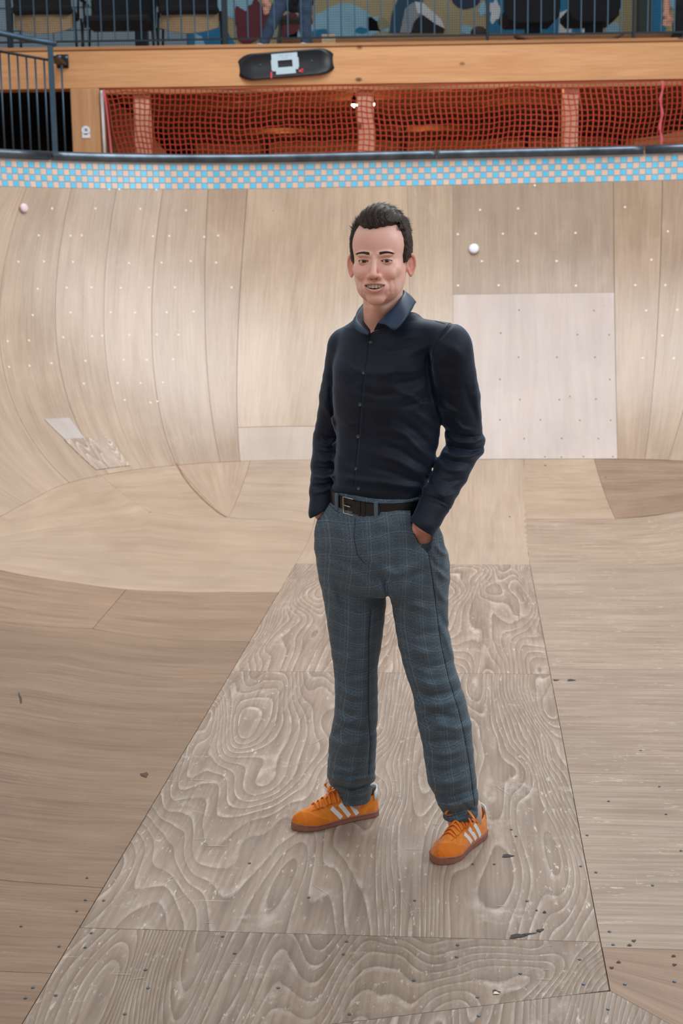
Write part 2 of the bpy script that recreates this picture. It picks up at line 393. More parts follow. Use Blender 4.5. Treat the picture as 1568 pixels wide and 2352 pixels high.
for i in range(len(tops) - 1):
    sheet(wall_back if i > 2 else wall_left, [(bots[i], SEAM), (bots[i + 1], SEAM)], [(tops[i], AT), (tops[i + 1], AT)], 'wall', tints[i], 'pa', off=0.006 + 0.0006 * (i % 3))
t935, t1040, t1408, t1521, t1620 = pa(935, 428), pa(1040, 427), pa(1408, 421), pa(1521, 419), pa(1566, 419) + .12
b935, b1035, b1418, b1480, b1533 = pa(940, 1060) , pa(1036, 1060), pa(1418, 1062), pa(1480, 1062), pa(1533, 1062)
aL = toPA(*hit(640, 981))[1]; aR = toPA(*hit(1225, 675))[1]
tm = lambda b, t, a: lerp(b, t, (a - SEAM) / (AT - SEAM))
sheet(wall_back, [(tm(bots[-1], tops[-1], aL), aL), (tm(b935, t935, aL), aL)], [(tops[-1], AT), (t935, AT)], 'wall', (1.06, 1.01, .95), 'pa', off=.0075)
sheet(wall_back, [(bots[-1], SEAM), (b935, SEAM)], [(tm(bots[-1], tops[-1], aL), aL), (tm(b935, t935, aL), aL)], 'new', (.98, .93, .87), 'pa')
sheet(wall_back, [(b935, SEAM), (b1035, SEAM)], [(t935, AT), (t1040, AT)], 'wall', (.97, .94, .88), 'pa')
sheet(wall_back, [(tm(b1035, t1040, aR), aR), (tm(b1418, t1408, aR), aR)], [(t1040, AT), (t1408, AT)], 'wall', (.80, .76, .73), 'pa')
sheet(wall_back, [(b1035, SEAM), (b1418, SEAM)], [(tm(b1035, t1040, aR), aR), (tm(b1418, t1408, aR), aR)], 'new', (1.0, .98, .97), 'pa', off=.008)
sheet(wall_back, [(b1418, SEAM), (b1480, SEAM)], [(t1408, AT), (t1521, AT)], 'wall', (.88, .80, .72), 'pa')
sheet(wall_back, [(b1480, SEAM), (b1533, SEAM)], [(t1521, AT), (t1620, AT)], 'wall', (.90, .83, .76), 'pa', off=.007)
Ps = [b1533, b1533 + .22, b1533 + .46, UR + HP]; Pt = [t1620, t1620 + .2, t1620 + .42, UR + HP]
for i in range(3): sheet(wall_back, [(Ps[i], SEAM), (Ps[i + 1], SEAM)], [(Pt[i], AT), (Pt[i + 1], AT)], 'wall', (.94, .89, .83), 'pa')
sheet(wall_back, arcPA(UR + 1.18, UR + HP, 0.62), arcPA(UR + 1.18, UR + HP, SEAM), 'wall', 1.0)
# the rest of the bowl, beside and behind the camera
def rest(par, P0, P1, n, mat='wall'):
    for i in range(n):
        a, b = lerp(P0, P1, i / n), lerp(P0, P1, (i + 1) / n)
        sheet(par, [(a, SEAM), (b, SEAM)], [(a, AT), (b, AT)], mat, 0.97 + 0.05 * random.random(), 'pa', step=.2)
rest(wall_right, UR + HP, UR + HP + PNEAR, 8); rest(wall_left, UL - HP - PNEAR, UL - HP - 3.0, 6)
P3 = UR + HP + PNEAR; rest(wall_front, P3, P3 + HP, 5); rest(wall_front, P3 + HP, P3 + HP + UR - UL, 2); rest(wall_front, P3 + HP + UR - UL, P3 + 2 * HP + UR - UL, 5)
# L-shaped pale patch screwed over the left pocket
def patch4(pts, mat, tint, off):
    q = [toPA(*hit(*p)) for p in pts]; return sheet(wall_back, [q[0], q[1]], [q[3], q[2]], mat, tint, 'pa', off=off, gap=0, name='repair_patch')
p_ = patch4([(147, 1011), (193, 1009), (158, 962), (100, 965)], 'new', (.93, .94, .97), .011)
p_ = patch4([(220, 1082), (298, 1072), (248, 1005), (146, 1012)], 'strip', (1.36, 1.38, 1.42), .0125)
p_['label'] = 'grey-white repair patch with streaky grain'
# ---------------------------------------------------------------- screws
def screw_mesh(r, h, n=8):
    mb = MB(); mb.lathe([(r, -h), (r, h * .5), (r * .8, h), (r * .3, h), (r * .25, h * .2)], (0, 0, 0), n); me = bpy.data.meshes.new('screw'); me.from_pydata(mb.v, [], mb.f); return me
sm = {'n': screw_mesh(.0042, .0012), 'w': screw_mesh(.0085, .0015), 'd': screw_mesh(.006, .0008)}
sm['n'].materials.append(M['screw']); sm['w'].materials.append(M['screw_w']); sm['d'].materials.append(M['screw_d'])
def put(px, py, kind, parent, off=0.0075):
    u, v = hit(px, py); d = sdist(u, v); p = Vector(sUV(u, v, off)); q = Vector(sUV(u, v, off + .05)); o = bpy.data.objects.new('screw', sm[kind]); COL.objects.link(o)
    o.location = p; o.rotation_euler = (q - p).to_track_quat('Z', 'Y').to_euler(); o.parent = parent; return o
for x, y in ((477, 188), (354, 236), (98, 306), (273, 399), (391, 404), (152, 589), (118, 637), (257, 625), (669, 507), (681, 591), (1078, 431), (420, 338), (1022, 353), (574, 711), (1278, 590), (1146, 16), (1418, 174), (393, 185)):
    put(x / 2, 1980 + y / 2, 'n', floor)
for x, y in ((1168, 58), (1428, 118), (1230, 331), (1247, 391), (1301, 573), (1528, 561), (1094, 459), (1111, 573), (821, 524), (624, 633), (630, 719), (533, 393), (528, 448), (333, 556), (336, 188), (24, 377), (10, 436), (38, 712), (1224, 688), (603, 20), (1098, 30), (852, 190)):
    put(784 + x / 2, 1980 + y / 2, 'n', floor)
for x, y in ((1460, 1588), (960, 1722), (1555, 1820), (1300, 1182), (1096, 1505), (1418, 1412), (480, 1685), (510, 1728), (372, 1905)):
    put(1000 + x * .3622, 1300 + y * .3622, 'n', floor)
for x, y in ((290, 195), (535, 195), (787, 197), (1045, 205), (215, 347), (395, 348), (457, 346), (858, 352), (950, 350), (1148, 355), (1226, 348), (100, 495), (244, 494), (408, 496), (724, 503), (907, 500), (1071, 492), (1215, 500), (209, 648), (372, 641), (513, 640), (676, 643), (836, 641), (982, 640), (1302, 640), (181, 796), (395, 782), (620, 780), (758, 783), (936, 780), (1088, 776), (40, 943), (160, 939), (353, 921), (516, 915), (572, 912), (725, 909), (880, 907), (1002, 908), (48, 1088), (163, 1082), (287, 1068), (478, 1054), (693, 1050), (823, 1049), (973, 1046), (469, 1183), (660, 1180), (789, 1180), (915, 1176), (612, 87), (669, 87), (878, 90), (700, 1275), (845, 1290), (883, 1283)):
    put(x / 2.45, 400 + y / 2.45, 'w', wall_back)
for x, y in ((1023, 180), (1255, 311), (1166, 465), (755, 320), (120, 327), (363, 324), (540, 323), (250, 473), (443, 472), (653, 472), (121, 604), (340, 603), (758, 605), (1078, 602), (1241, 602), (1137, 740), (1306, 736), (1225, 875), (1118, 998), (1287, 998), (240, 195), (445, 188), (535, 62)):
    put(1000 + x / 2.352, 400 + y / 2.352, 'w', wall_back)
for x, y in ((450, 737), (855, 740), (765, 870), (937, 872), (352, 862), (448, 993), (655, 993), (860, 993), (940, 1113), (347, 1112), (455, 1222), (668, 1222), (865, 1220), (725, 1206), (347, 1332), (566, 1332), (779, 1335), (945, 1334), (478, 1434), (680, 1432), (878, 1434), (590, 1532), (798, 1531), (957, 1531), (680, 1534), (592, 1578), (918, 1642), (400, 1856)):
    put(1000 + x / 2.352, 400 + y / 2.352, 'd', wall_back, .009)
for (px, py, r, mt, lab) in ((1088, 573, .037, 'white', 'white round plastic disc on the plywood right of the man\'s head'), (52, 479, .032, 'pinkcap', 'pinkish white round disc high on the left side of the bowl')):
    u, v = hit(px, py); p = Vector(sUV(u, v, .008)); q = Vector(sUV(u, v, .06)); mb = MB(); mb.lathe([(r, 0), (r, .012), (r * .93, .018), (r * .6, .022), (r * .2, .023)], (0, 0, 0), 28)
    o = mb.build('round_disc', M[mt], None, True); o.location = p; o.rotation_euler = (q - p).to_track_quat('Z', 'Y').to_euler(); tag(o, lab, 'disc')
# ---------------------------------------------------------------- tile band and coping
band = tag(shell('trim_1', UL - HP - 3, UR + HP + 3, 700, AT - .004, ATOP + .02, 3, .0035, M['grout']), kind='structure')
TW = 0.0453; TR = (ATOP - AT) / 4
pc = 0.5 * (pa(2, 424) + pa(1566, 418)); cols = []
def stepP(P, d): return P + d * (TW if UL <= P <= UR else (TW / RR if (UL - HP < P < UR + HP) else TW))
P = -.27; right = [P]
while right[-1] < UR + HP + 1.5: right.append(stepP(right[-1] + 1e-6, 1))
left_ = [P]
while left_[-1] > UL - HP - 1.5: left_.append(stepP(left_[-1] - 1e-6, -1))
edges = left_[::-1][:-1] + right; ci = len(left_) - 1
tb, tp = MB(), MB(); big = []
def tile_geo(k, r):
    P0, P1 = edges[k], edges[k + 1]; g = (P1 - P0) * .035; a0 = AT + r * TR + .0016; a1 = AT + (r + 1) * TR - .0016
    c = [(P0 + g, a0), (P1 - g, a0), (P1 - g, a1), (P0 + g, a1)]; e = .006 + .0008 * random.random()
    bt = [sPA(p, a, .002) for p, a in c]; m0, m1 = (P0 + P1) / 2, (a0 + a1) / 2
    tpv = [sPA(lerp(p, m0, .06), lerp(a, m1, .06), e) for p, a in c]
    return bt + tpv, [(4, 5, 6, 7), (0, 1, 5, 4), (1, 2, 6, 5), (2, 3, 7, 6), (3, 0, 4, 7)]
c0 = min(range(len(edges)), key=lambda i: abs(edges[i] - pc))
for k in range(len(edges) - 1):
    for r in range(4):
        blue = (k + r) % 2 == 0; v, f = tile_geo(k, r)
        if -37 <= k - c0 <= 37:
            link('tile', v, f, M['tile_b'] if blue else M['tile_p'], band)
        else: (tb if blue else tp).add(v, f)
tag(tb.build('blue_tiles', M['tile_b'], band), kind='stuff'); tag(tp.build('beige_tiles', M['tile_p'], band), kind='stuff')
cop = tag(empty('coping'), 'long grey steel coping pipe running along the rim of the bowl above the tiles', 'coping')
cj = [UL - HP - 3, pa(120, 424), pa(1002, 427), pa(1478, 421), UR + HP + 3]
for i in range(4):
    n = 40; mb = MB(); mb.tube([sPA(lerp(cj[i] + .003, cj[i + 1] - .003, k / n), ATOP + .045, .012) for k in range(n + 1)], .031, 14)
    mb.build('pipe', M['coping'], cop, True)
# deck around the rim (seen only from below, it carries the posts and columns behind)
ZD = sPA(0, ATOP)[2] + .04
mb = MB(); ringP = [lerp(UL - HP - PNEAR, UR + HP + PNEAR, i / 90) for i in range(91)]
V = []
for P in ringP:
    bu, bv, nu, nv = frame(P); V.append(b2w(bu + nu * 2.62, bv + nv * 2.62, ZD)); V.append(b2w(bu + nu * 2.62 + (nu * 9 if abs(nu) > .99 else nu * 5), bv + nv * 2.62 + (nv * 12), ZD))
deck = tag(link('floor_deck', V, [(2 * i, 2 * i + 1, 2 * i + 3, 2 * i + 2) for i in range(90)], M['plank']), kind='structure')
# ================================================================ gallery behind the bowl
YB = 12.0
def X(px, py=200, Y=YB): return float(at(px, py, Y)[0])
def Z(py, Y=YB, px=784): return float(at(px, py, Y)[2])
zb0, zb1 = Z(194), Z(107)
XL, XR = -7.0, 7.5
def bx(name, x0, x1, y0, y1, z0, z1, mat, parent=None, bev=0.004):
    return MB().box(((x0 + x1) / 2, (y0 + y1) / 2, (z0 + z1) / 2), (x1 - x0, y1 - y0, z1 - z0), bev=bev).build(name, mat, parent)
beam = bx('gallery_beam', XL, XR, YB, YB + .2, zb0, zb1, M['beam']); tag(beam, 'long knotty pine beam carrying the upper gallery, with a skateboard hung on it', 'beam')
trim = bx('edge_board', XL, XR, YB - .012, YB + .25, zb1 + .001, zb1 + .028, M['plank'], beam)
kn = MB()
gal = tag(bx('floor_gallery', XL, XR, YB + .2, YB + 5.0, zb1 - .06, zb1, M['plank']), kind='structure')
# posts under the beam
for i, (a, b, lab) in enumerate(((310, 346, 'leftmost pale pine post behind the orange net'), (821, 858, 'middle pine post behind the orange net, beside the small lamps'), (1292, 1325, 'rightmost pine post behind the orange net'))):
    o = bx('pine_post', X(a, 280, YB + .12), X(b, 280, YB + .12), YB + .06, YB + .2, ZD, zb0 - .03, M['post']); tag(o, lab, 'post', 'pine posts under the gallery beam')
tb_ = bx('net_batten', X(236), XR, YB + .012, YB + .05, zb0 - .05, zb0 - .003, M['plank']); tag(tb_, 'thin wooden batten under the beam that holds the orange net', 'batten')
col_ = bx('plywood_column', X(165, 280), X(231, 280), YB - .02, YB + .3, ZD, zb0 - .002, M['col'], None, .006); tag(col_, 'square plywood-clad column with a small white sticker', 'column')
pole = MB().tube([(X(239, 280), YB - .03, ZD), (X(238, 280), YB - .03, zb0 - .02)], .013, 12).build('white_pole', M['white'], None, True); tag(pole, 'thin white pole at the left end of the orange net', 'pole')
# sticker on the column : pale round with small foot
mb = MB(); cx_, cz_ = X(198, 300), Z(300, YB, 198)
mb.prism([(cx_ + .035 * math.cos(t), cz_ + .035 * math.sin(t)) for t in [k * math.pi / 12 for k in range(24)]], YB - .026, YB - .0205)
mb.prism([(cx_ - .032, cz_ - .06), (cx_ + .034, cz_ - .06), (cx_ + .034, cz_ - .025), (cx_ - .032, cz_ - .025)], YB - .026, YB - .0205)
stk = mb.build('sticker', M['white'], col_)
mb = MB(); mb.prism([(cx_ + .004 + .012 * math.cos(t), cz_ + .004 + .012 * math.sin(t)) for t in [k * math.pi / 8 for k in range(16)]], YB - .0275, YB - .026)
mb.build('sticker_print', simple('grey_print', (120, 140, 158), .6), stk)
# orange net : cords as real geometry
def cord(V, F, pts, w):
    n = len(V)
    for p in pts:
        x, y, z = p; V.append((x - w, y, z - w)); V.append((x + w, y - w, z + w * .2)); V.append((x, y + w, z + w))
    for i in range(len(pts) - 1):
        for k in range(3):
            a = n + 3 * i + k; b = n + 3 * i + (k + 1) % 3; F.append((a, b, b + 3, a + 3))
nx0, nx1, nz0, nz1 = X(243, 280) , X(1640, 280), ZD - .02, zb0 - .02
cell = .0435; NX = int((nx1 - nx0) / cell); NZ = int((nz1 - nz0) / cell) + 1
def netp(i, j):
    x = nx0 + i * cell; z = nz1 - j * cell
    q = j / NZ
    x2 = x + .012 * math.sin(i * .21 + j * .13) + .010 * math.sin(j * .6 + i * .05)
    if i < 10: x2 += (10 - i) * .016 * q * (1 - q * .3)
    y = YB - .03 - .05 * math.sin(i * .085 + 1) ** 2 - .03 * math.sin(j * .25 + i * .2)
    z2 = z + .014 * math.sin(i * .17 + .6) + .007 * math.sin(i * .43) + .004 * math.sin(i * 1.9 + j)
    return (x2, y, z2 if j else nz1)
V, F = [], []
for i in range(NX + 1): cord(V, F, [netp(i, j) for j in range(NZ + 1)], .0048)
for j in range(NZ + 1): cord(V, F, [netp(i, j) for i in range(NX + 1)], .0048)
net = link('safety_net', V, F, M['net']); tag(net, 'orange-red cord net hanging under the gallery beam', 'net', kind='stuff')
mb = MB(); mb.tube([(X(1512 + 2.5 * math.sin(k * 1.1), 280), YB - .09, lerp(zb0 - .02, ZD + .05, k / 16)) for k in range(17)], [.011 + .004 * math.sin(k * 2.1) for k in range(17)], 8)
tag(mb.build('rope', M['rope'], None, True), 'twisted pink rope hanging at the right end of the orange net', 'rope')
mb = MB(); mb.tube([(X(243 + 14 * (k / 12.0) ** .6, 280), YB - .07, lerp(zb0 - .02, ZD + .02, k / 12)) for k in range(13)], .009, 8)
tag(mb.build('rope', M['rope'], None, True), 'pink rope along the left edge of the orange net by the white pole', 'rope')
# room under the gallery
YR = 18.2
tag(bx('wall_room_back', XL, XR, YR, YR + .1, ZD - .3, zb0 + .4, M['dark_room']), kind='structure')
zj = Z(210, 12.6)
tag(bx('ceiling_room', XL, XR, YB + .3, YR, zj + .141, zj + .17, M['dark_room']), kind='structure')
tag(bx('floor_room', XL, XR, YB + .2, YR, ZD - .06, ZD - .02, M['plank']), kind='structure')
zj = Z(210, 12.6)
for k in range(9):
    Yj = 12.62 + k * .625
    o = bx('ceiling_joist', X(236, 200, 12.3) if k < 20 else 0, XR, Yj, Yj + .05, zj, zj + .14, M['plank'])
    tag(o, 'wooden joist under the gallery ceiling, %s row from the front' % ('nearest second third fourth fifth sixth seventh eighth farthest'.split()[k]), 'joist', 'ceiling joists of the room behind the net')
# low timber wall and benches at the back, lit warm
lw = tag(empty('timber_partition'), 'low board partition glowing warm behind the orange net', 'partition')
zt = Z(326, 14.5); xs = [X(440, 330, 14.5), X(610, 330, 14.5), X(926, 330, 14.5), X(1206, 330, 14.5), X(1420, 330, 14.5), X(1640, 330, 14.5)]
for a, b in zip(xs[:-1], xs[1:]):
    for r in range(2):
        bx('plank', a + .025, b - .025, 14.5, 14.54, zt - .16 * (r + 1) + .004, zt - .16 * r, M['beam'], lw)
for i, a in enumerate(xs[:-1]): bx('upright', a - .022, a + .022, 14.44, 14.56, ZD - .02, zt + (.13 if i in (2, 3) else .02), M['dark_room'], lw)
# curved little ramp at the right
rp = [(X(1440, 340, 13.2), ZD), (X(1660, 340, 13.2), ZD), (X(1660, 340, 13.2), Z(300, 13.2)), (X(1568, 340, 13.2), Z(312, 13.2)), (X(1530, 340, 13.2), Z(322, 13.2)), (X(1490, 340, 13.2), Z(330, 13.2)), (X(1440, 340, 13.2), Z(336, 13.2))]
tag(MB().prism(rp, 12.9, 13.3).build('wooden_ramp', M['beam']), 'small curved plywood ramp at the right behind the net', 'ramp')
# side wall of the room seen behind the left bay of the net
pr = [(X(238, 280, 12.6), ZD), (X(420, 280, 12.6), ZD), (X(346, 280, 12.6), Z(300, 12.6)), (X(310, 280, 12.6), Z(262, 12.6)), (X(250, 280, 12.6), Z(210, 12.6))]
tag(MB().prism(pr, 12.45, 12.5).build('sloping_board', M['plank']), 'sloping wooden board behind the left bay of the net', 'board')
# spot lamps
for (px, py, lab, pw) in ((813, 236, 'small lit spot lamp left of the middle post', 24), (853, 234, 'small lit spot lamp just right of the middle post', 18)):
    Yl = 13.1; p = at(px, py, Yl); s = tag(empty('spot_lamp', tuple(p)), lab, 'lamp')
    mb = MB(); mb.lathe([(.012, .05), (.03, .045), (.034, -.012), (.03, -.014)], (0, 0, 0), 16); keep(mb.build('housing', M['black'], None, True), s).location = (0, 0, 0)
    e = NT('lamp_glow_' + str(px)); e.b.inputs['Emission Color'].default_value = (1, .86, .62, 1); e.b.inputs['Emission Strength'].default_value = 14
    mb = MB(); mb.lathe([(.028, -.0145), (.026, -.03), (.012, -.038)], (0, 0, 0), 16); keep(mb.build('bulb', e.m, None, True), s).location = (0, 0, 0)
    for ch in s.children: ch.matrix_parent_inverse = Matrix.Identity(4); ch.location = (0, 0, 0)
    MB().tube([(0, 0, .045), (0, 0, zj + .139 - p[2])], .008, 8).build('stem', M['black'], s, True)
    l = bpy.data.lights.new('spot_lamp_light', 'POINT'); l.energy = pw * .05; l.color = (1.0, .62, .34); l.shadow_soft_size = .05
    lo = bpy.data.objects.new('spot_lamp_light', l); COL.objects.link(lo); lo.location = (p[0], p[1], p[2] - .07)
for (x_, y_, pw) in ((X(700, 280, 12.4), 12.40, 70), (X(1240, 280, 12.4), 12.40, 70), (X(940, 280, 12.4), 12.42, 50), (X(560, 280, 13.2), 13.3, 30), (X(1010, 280, 12.8), 12.7, 16), (X(1200, 280, 13.4), 13.4, 32), (X(980, 280, 16), 16.2, 40), (X(640, 280, 16), 16.2, 40)):  # added unseen point lights that brighten the joist fronts and the net
    l = bpy.data.lights.new('room_fill_light', 'POINT'); l.energy = pw * .05; l.color = (1.0, .60, .32); l.shadow_soft_size = .12
    lo = bpy.data.objects.new('room_fill_light', l); COL.objects.link(lo); lo.location = (x_, y_, zj - (.05 if y_ > 12.5 else -.02))
# ---------------------------------------------------------------- skateboard on the beam
sk = tag(empty('skateboard', (X(657, 148), YB - .03, Z(149, YB, 657))), 'black skateboard deck hung on the beam, underside out, with a pale frame-shaped graphic', 'skateboard')
sL, sW = .405, .103; out = []
for k in range(48):
    t = 2 * math.pi * k / 48; c, s_ = math.cos(t), math.sin(t); x_ = (sL - .15) * (1 if c > 1e-9 else (-1 if c < -1e-9 else 0)) + .15 * abs(c) * (1 if c > 0 else -1); out.append((x_, sW * abs(s_) ** .92 * (1 if s_ > 0 else -1)))
def bend(x_): return .045 * max(0, (abs(x_) - .27) / .135) ** 2
V = []; F = []; NR = 8; n = len(out)
for side, off in ((0, 0.0), (1, -.012)):
    for r in range(NR + 1):
        for (x_, z_) in out:
            q = r / NR; V.append((x_ * q, off + bend(x_ * q) + .012 * (1 - (z_ * q / sW) ** 2) - .0, z_ * q))
for side in (0, 1):
    b0 = side * (NR + 1) * n
    for r in range(NR):
        for k in range(n):
            a, b, c, d = b0 + r * n + k, b0 + r * n + (k + 1) % n, b0 + (r + 1) * n + (k + 1) % n, b0 + (r + 1) * n + k
            F.append((a, b, c, d) if side == 0 else (d, c, b, a))
b0, b1 = NR * n, (NR + 1) * n + NR * n
for k in range(n): F.append((b0 + k, b0 + (k + 1) % n, b1 + (k + 1) % n, b1 + k))
blk = simple('black_deck_paint', (22, 26, 32), .28); dk = link('deck', V, F, blk, None, True)
G = NT('deck_graphic', .5); G.b.inputs['Base Color'].default_value = lin((186, 208, 220))
fr = MB(); outer = [(-.112, .085), (.075, .085), (.094, .055), (.1, -.02), (.098, -.05), (.078, -.045), (.084, -.07), (.07, -.075), (-.08, -.075), (-.085, -.055), (-.108, -.048), (-.108, .03), (-.115, .045), (-.105, .06)]
inner = [(-.065, .032), (.052, .032), (.052, -.022), (-.065, -.022)]
def ringf(z): return None
YG = -.0135
segs = [(-.112, -.065, -.048, .085), (.052, .096, -.045, .085), (-.065, .052, .032, .085), (-.065, .052, -.075, -.022), (-.085, -.065, -.075, -.048), (.052, .074, -.075, -.045), (-.118, -.112, -.04, .04), (.096, .103, -.03, .045)]
for (a, b, c, d) in segs: fr.box(((a + b) / 2, YG + .001, (c + d) / 2), (b - a, .004, d - c))
gr = fr.build('frame_graphic', G.m)
px_ = MB()
for r in range(2):
    for k in range(12 if r == 0 else 5):
        if (k * 7 + r) % 5: px_.box((-.055 + k * .009 + (.03 if r else 0), YG - .0012, .068 - r * .018), (.006, .001, .007))
gl = px_.build('small_lettering', simple('pale_grey_print', (140, 160, 172), .6))
redm = simple('red_print', (226, 70, 84), .5)
rd = MB(); rd.box((-.124, YG + .001, -.075), (.013, .004, .05), R=Matrix.Rotation(.1, 3, 'Y')); rd.build('red_graphic', redm, sk)
rd = MB(); rd.box((.115, YG + .001, -.062), (.035, .004, .016), R=Matrix.Rotation(.25, 3, 'Y')); rd.box((.127, YG + .001, -.055), (.014, .004, .02))
rg = rd.build('red_graphic', redm)
for sx in (-1, 1): MB().lathe([(.009, -.001), (.009, .004), (.004, .005)], (sx * .207, -.003, .01), 12, Matrix.Rotation(math.pi / 2, 3, 'X')).build('bolt_ring', M['steel_blue'], sk, True)
for o in (dk, gr, rg): o.parent = sk
gl.parent = gr
sk.rotation_euler = (0, math.radians(-2.7 - .9), 0)
# ---------------------------------------------------------------- stair railing on the left, in front of the beam
YS = 11.55
sr = tag(empty('stair_railing'), 'dark steel stair railing with sloping handrail at the far left', 'railing')
P_ = lambda px, py, Y=YS: tuple(float(c) for c in at(px, py, Y))
MB().tube([P_(-120, 46, 11.3), P_(0, 76, 11.45), P_(70, 91), P_(130, 100)], .022, 12).build('handrail', M['steel_blue'], sr, True)
MB().box((P_(121, 228)[0], YS, (P_(121, 102)[2] + ZD) / 2), (.042, .02, P_(121, 102)[2] - ZD), bev=.003).build('rail_post', M['steel_blue'], sr)
MB().tube([P_(-120, 92, 11.4), P_(0, 118), P_(118, 139)], .010, 8).build('lower_rail', M['steel_dark'], sr, True)
for k in range(-3, 6):
    px = 19.5 + 20.3 * k
    if px > 110: break
    p = P_(px, 118 + px * .175); MB().tube([(p[0], p[1], ZD), p], .0075, 8).build('baluster', M['steel_blue'], sr, True)
p = P_(141, 150); MB().tube([(p[0], p[1], ZD), p], .0075, 8).build('baluster', M['steel_blue'], sr, True)
br = MB(); br.box((P_(144, 141, YB)[0], YB - .006, P_(144, 141, YB)[2]), (.095, .012, .105), bev=.002); br.box((P_(134, 141, 11.8)[0], 11.78, P_(134, 141, 11.8)[2]), (.07, .44, .02))
bro = br.build('wall_bracket', M['steel_dark'], sr)
for dx, dy in ((-7, -10), (9, -9), (-1, 11)):
    q = at(144 + dx, 141 + dy, YB - .014); MB().lathe([(.012, 0), (.012, .008), (.005, .01)], tuple(q), 8, Matrix.Rotation(math.pi / 2, 3, 'X')).build('bracket_bolt', M['screw'], bro)
# ---------------------------------------------------------------- gallery railing with balusters and fine mesh
YG2 = YB + .12
rl = tag(empty('gallery_railing'), 'dark metal railing with thin upright bars along the upper gallery', 'railing')
zr = Z(86, YG2); zr1 = zb1 + 1.05
MB().box(((XL + XR) / 2, YG2, zr), (XR - XL, .012, .014)).build('bottom_rail', M['steel_dark'], rl)
MB().box(((XL + XR) / 2, YG2, zr1), (XR - XL, .05, .03), bev=.004).build('top_rail', M['steel_dark'], rl)
posts = [21, 516, 1119, 1455]; x47 = X(48, 50, YG2); dxb = (X(1334, 50, YG2) - X(48, 50, YG2)) / 42.0
bme = MB(); bme.box((0, 0, 0), (.0105, .0105, zr1 - zr), bev=.001); meb = bpy.data.meshes.new('baluster'); meb.from_pydata(bme.v, [], bme.f); meb.materials.append(M['steel_blue'])
for k in range(-28, 84):
    x_ = x47 + dxb * k
    if any(abs(x_ - X(p, 50, YG2)) < .03 for p in posts): continue
    if not XL < x_ < XR: continue
    o = bpy.data.objects.new('baluster', meb); COL.objects.link(o); o.parent = rl; o.location = (x_, YG2, (zr + zr1) / 2)
for p, w_ in zip(posts + [-560, 2100], (.045, .045, .022, .022, .03, .03)):
    MB().box((X(p, 50, YG2), YG2, (zb1 + .028 + zr1) / 2), (w_, .03, zr1 - zb1 - .028), bev=.003).build('railing_post', M['steel_dark'], rl)
V, F = [], []
mc = .0185; zx0, zx1 = X(-60, 50, YG2), X(1630, 50, YG2); nn = int((zx1 - zx0) / mc); nz = int(.95 / mc)
def wire(a, b, w):
    n = len(V); a = Vector(a); b = Vector(b); t = (b - a).normalized(); u = t.cross(Vector((0, 1, 0))).normalized() * w; v = Vector((0, w, 0))
    for p in (a, b): V.extend([tuple(p + u), tuple(p - v), tuple(p - u)])
    for k in range(3): F.append((n + k, n + (k + 1) % 3, n + 3 + (k + 1) % 3, n + 3 + k))
for i in range(nn + 1): wire((zx0 + i * mc, YG2 + .02, zb1 + .03), (zx0 + i * mc, YG2 + .02, zb1 + .98), .0011)
for j in range(nz + 1): wire((zx0, YG2 + .022, zb1 + .03 + j * mc), (zx1, YG2 + .022, zb1 + .03 + j * mc), .0011)
tag(link('mesh_netting', V, F, M['steel_dark'], rl), kind='stuff')
# ---------------------------------------------------------------- upper gallery back wall, blocks and mural
YW = 15.2; zt_ = zb1 + 3.0
split = X(432, 50, YW)
blk_m = simple('blue_grey_block', (146, 170, 184), .8, var=.05, scale=6); mort = simple('block_mortar', (96, 112, 126), .9)
wg = tag(bx('wall_gallery_left', -9.5, split, YW, YW + .2, zb1 - .1, zt_, mort, None, 0), kind='structure')
bw, bh = .44, .21; k = 0
for r in range(7):
    x_ = split - .02 - (.22 if r % 2 else 0)
    for c in range(8):
        x1_ = x_ - c * (bw + .012); bx('block', x1_ - bw, x1_, YW - .012, YW + .02, zb1 + r * (bh + .012), zb1 + r * (bh + .012) + bh, blk_m, wg, .004)
wm = tag(bx('wall_gallery_right', split, 9.5, YW, YW + .2, zb1 - .1, zt_, simple('beige_mural_ground', (182, 170, 132), .8, var=.06, scale=3), None, 0), kind='structure')
paint = {'blue': (28, 128, 176), 'sky': (150, 200, 226), 'maroon': (112, 40, 52), 'navy': (34, 52, 84), 'white': (222, 230, 236), 'teal': (40, 80, 104), 'grey': (150, 164, 176), 'black': (14, 18, 24), 'olive': (150, 146, 112)}
pm = {k: simple('mural_' + k, v, .75, var=.1, scale=5) for k, v in paint.items()}
def mural(col, pts, lay=1):
    q = [(X(a, 50, YW), Z(b, YW, a)) for a, b in pts]; MB().prism(q, YW - .004 * lay - .002, YW - .001).build('mural_shape', pm[col], wm)
def blob(cx, cy, rx, ry, n=22, wob=.12, seed=0):
    return [(cx + rx * (1 + wob * math.sin(3 * t + seed) + wob * .6 * math.sin(7 * t + seed * 2)) * math.cos(t), cy + ry * (1 + wob * math.sin(4 * t + seed * 3)) * math.sin(t)) for t in [2 * math.pi * k / n for k in range(n)]]
mural('blue', [(432, 104), (540, 104), (520, 70), (500, 50), (470, 60), (448, 72), (432, 76)])
mural('sky', [(446, 104), (470, 104), (462, 84), (448, 78)], 2)
mural('sky', blob(535, 10, 45, 32, seed=1)); mural('maroon', blob(575, 50, 40, 52, seed=2), 2); mural('sky', blob(560, 8, 20, 14, wob=.3, seed=3), 3)
mural('maroon', blob(664, 62, 24, 34, seed=4)); mural('sky', blob(790, 56, 80, 44, seed=.4)); mural('sky', blob(700, 86, 40, 14, seed=5)); mural('blue', blob(735, 76, 22, 9, seed=6), 2)
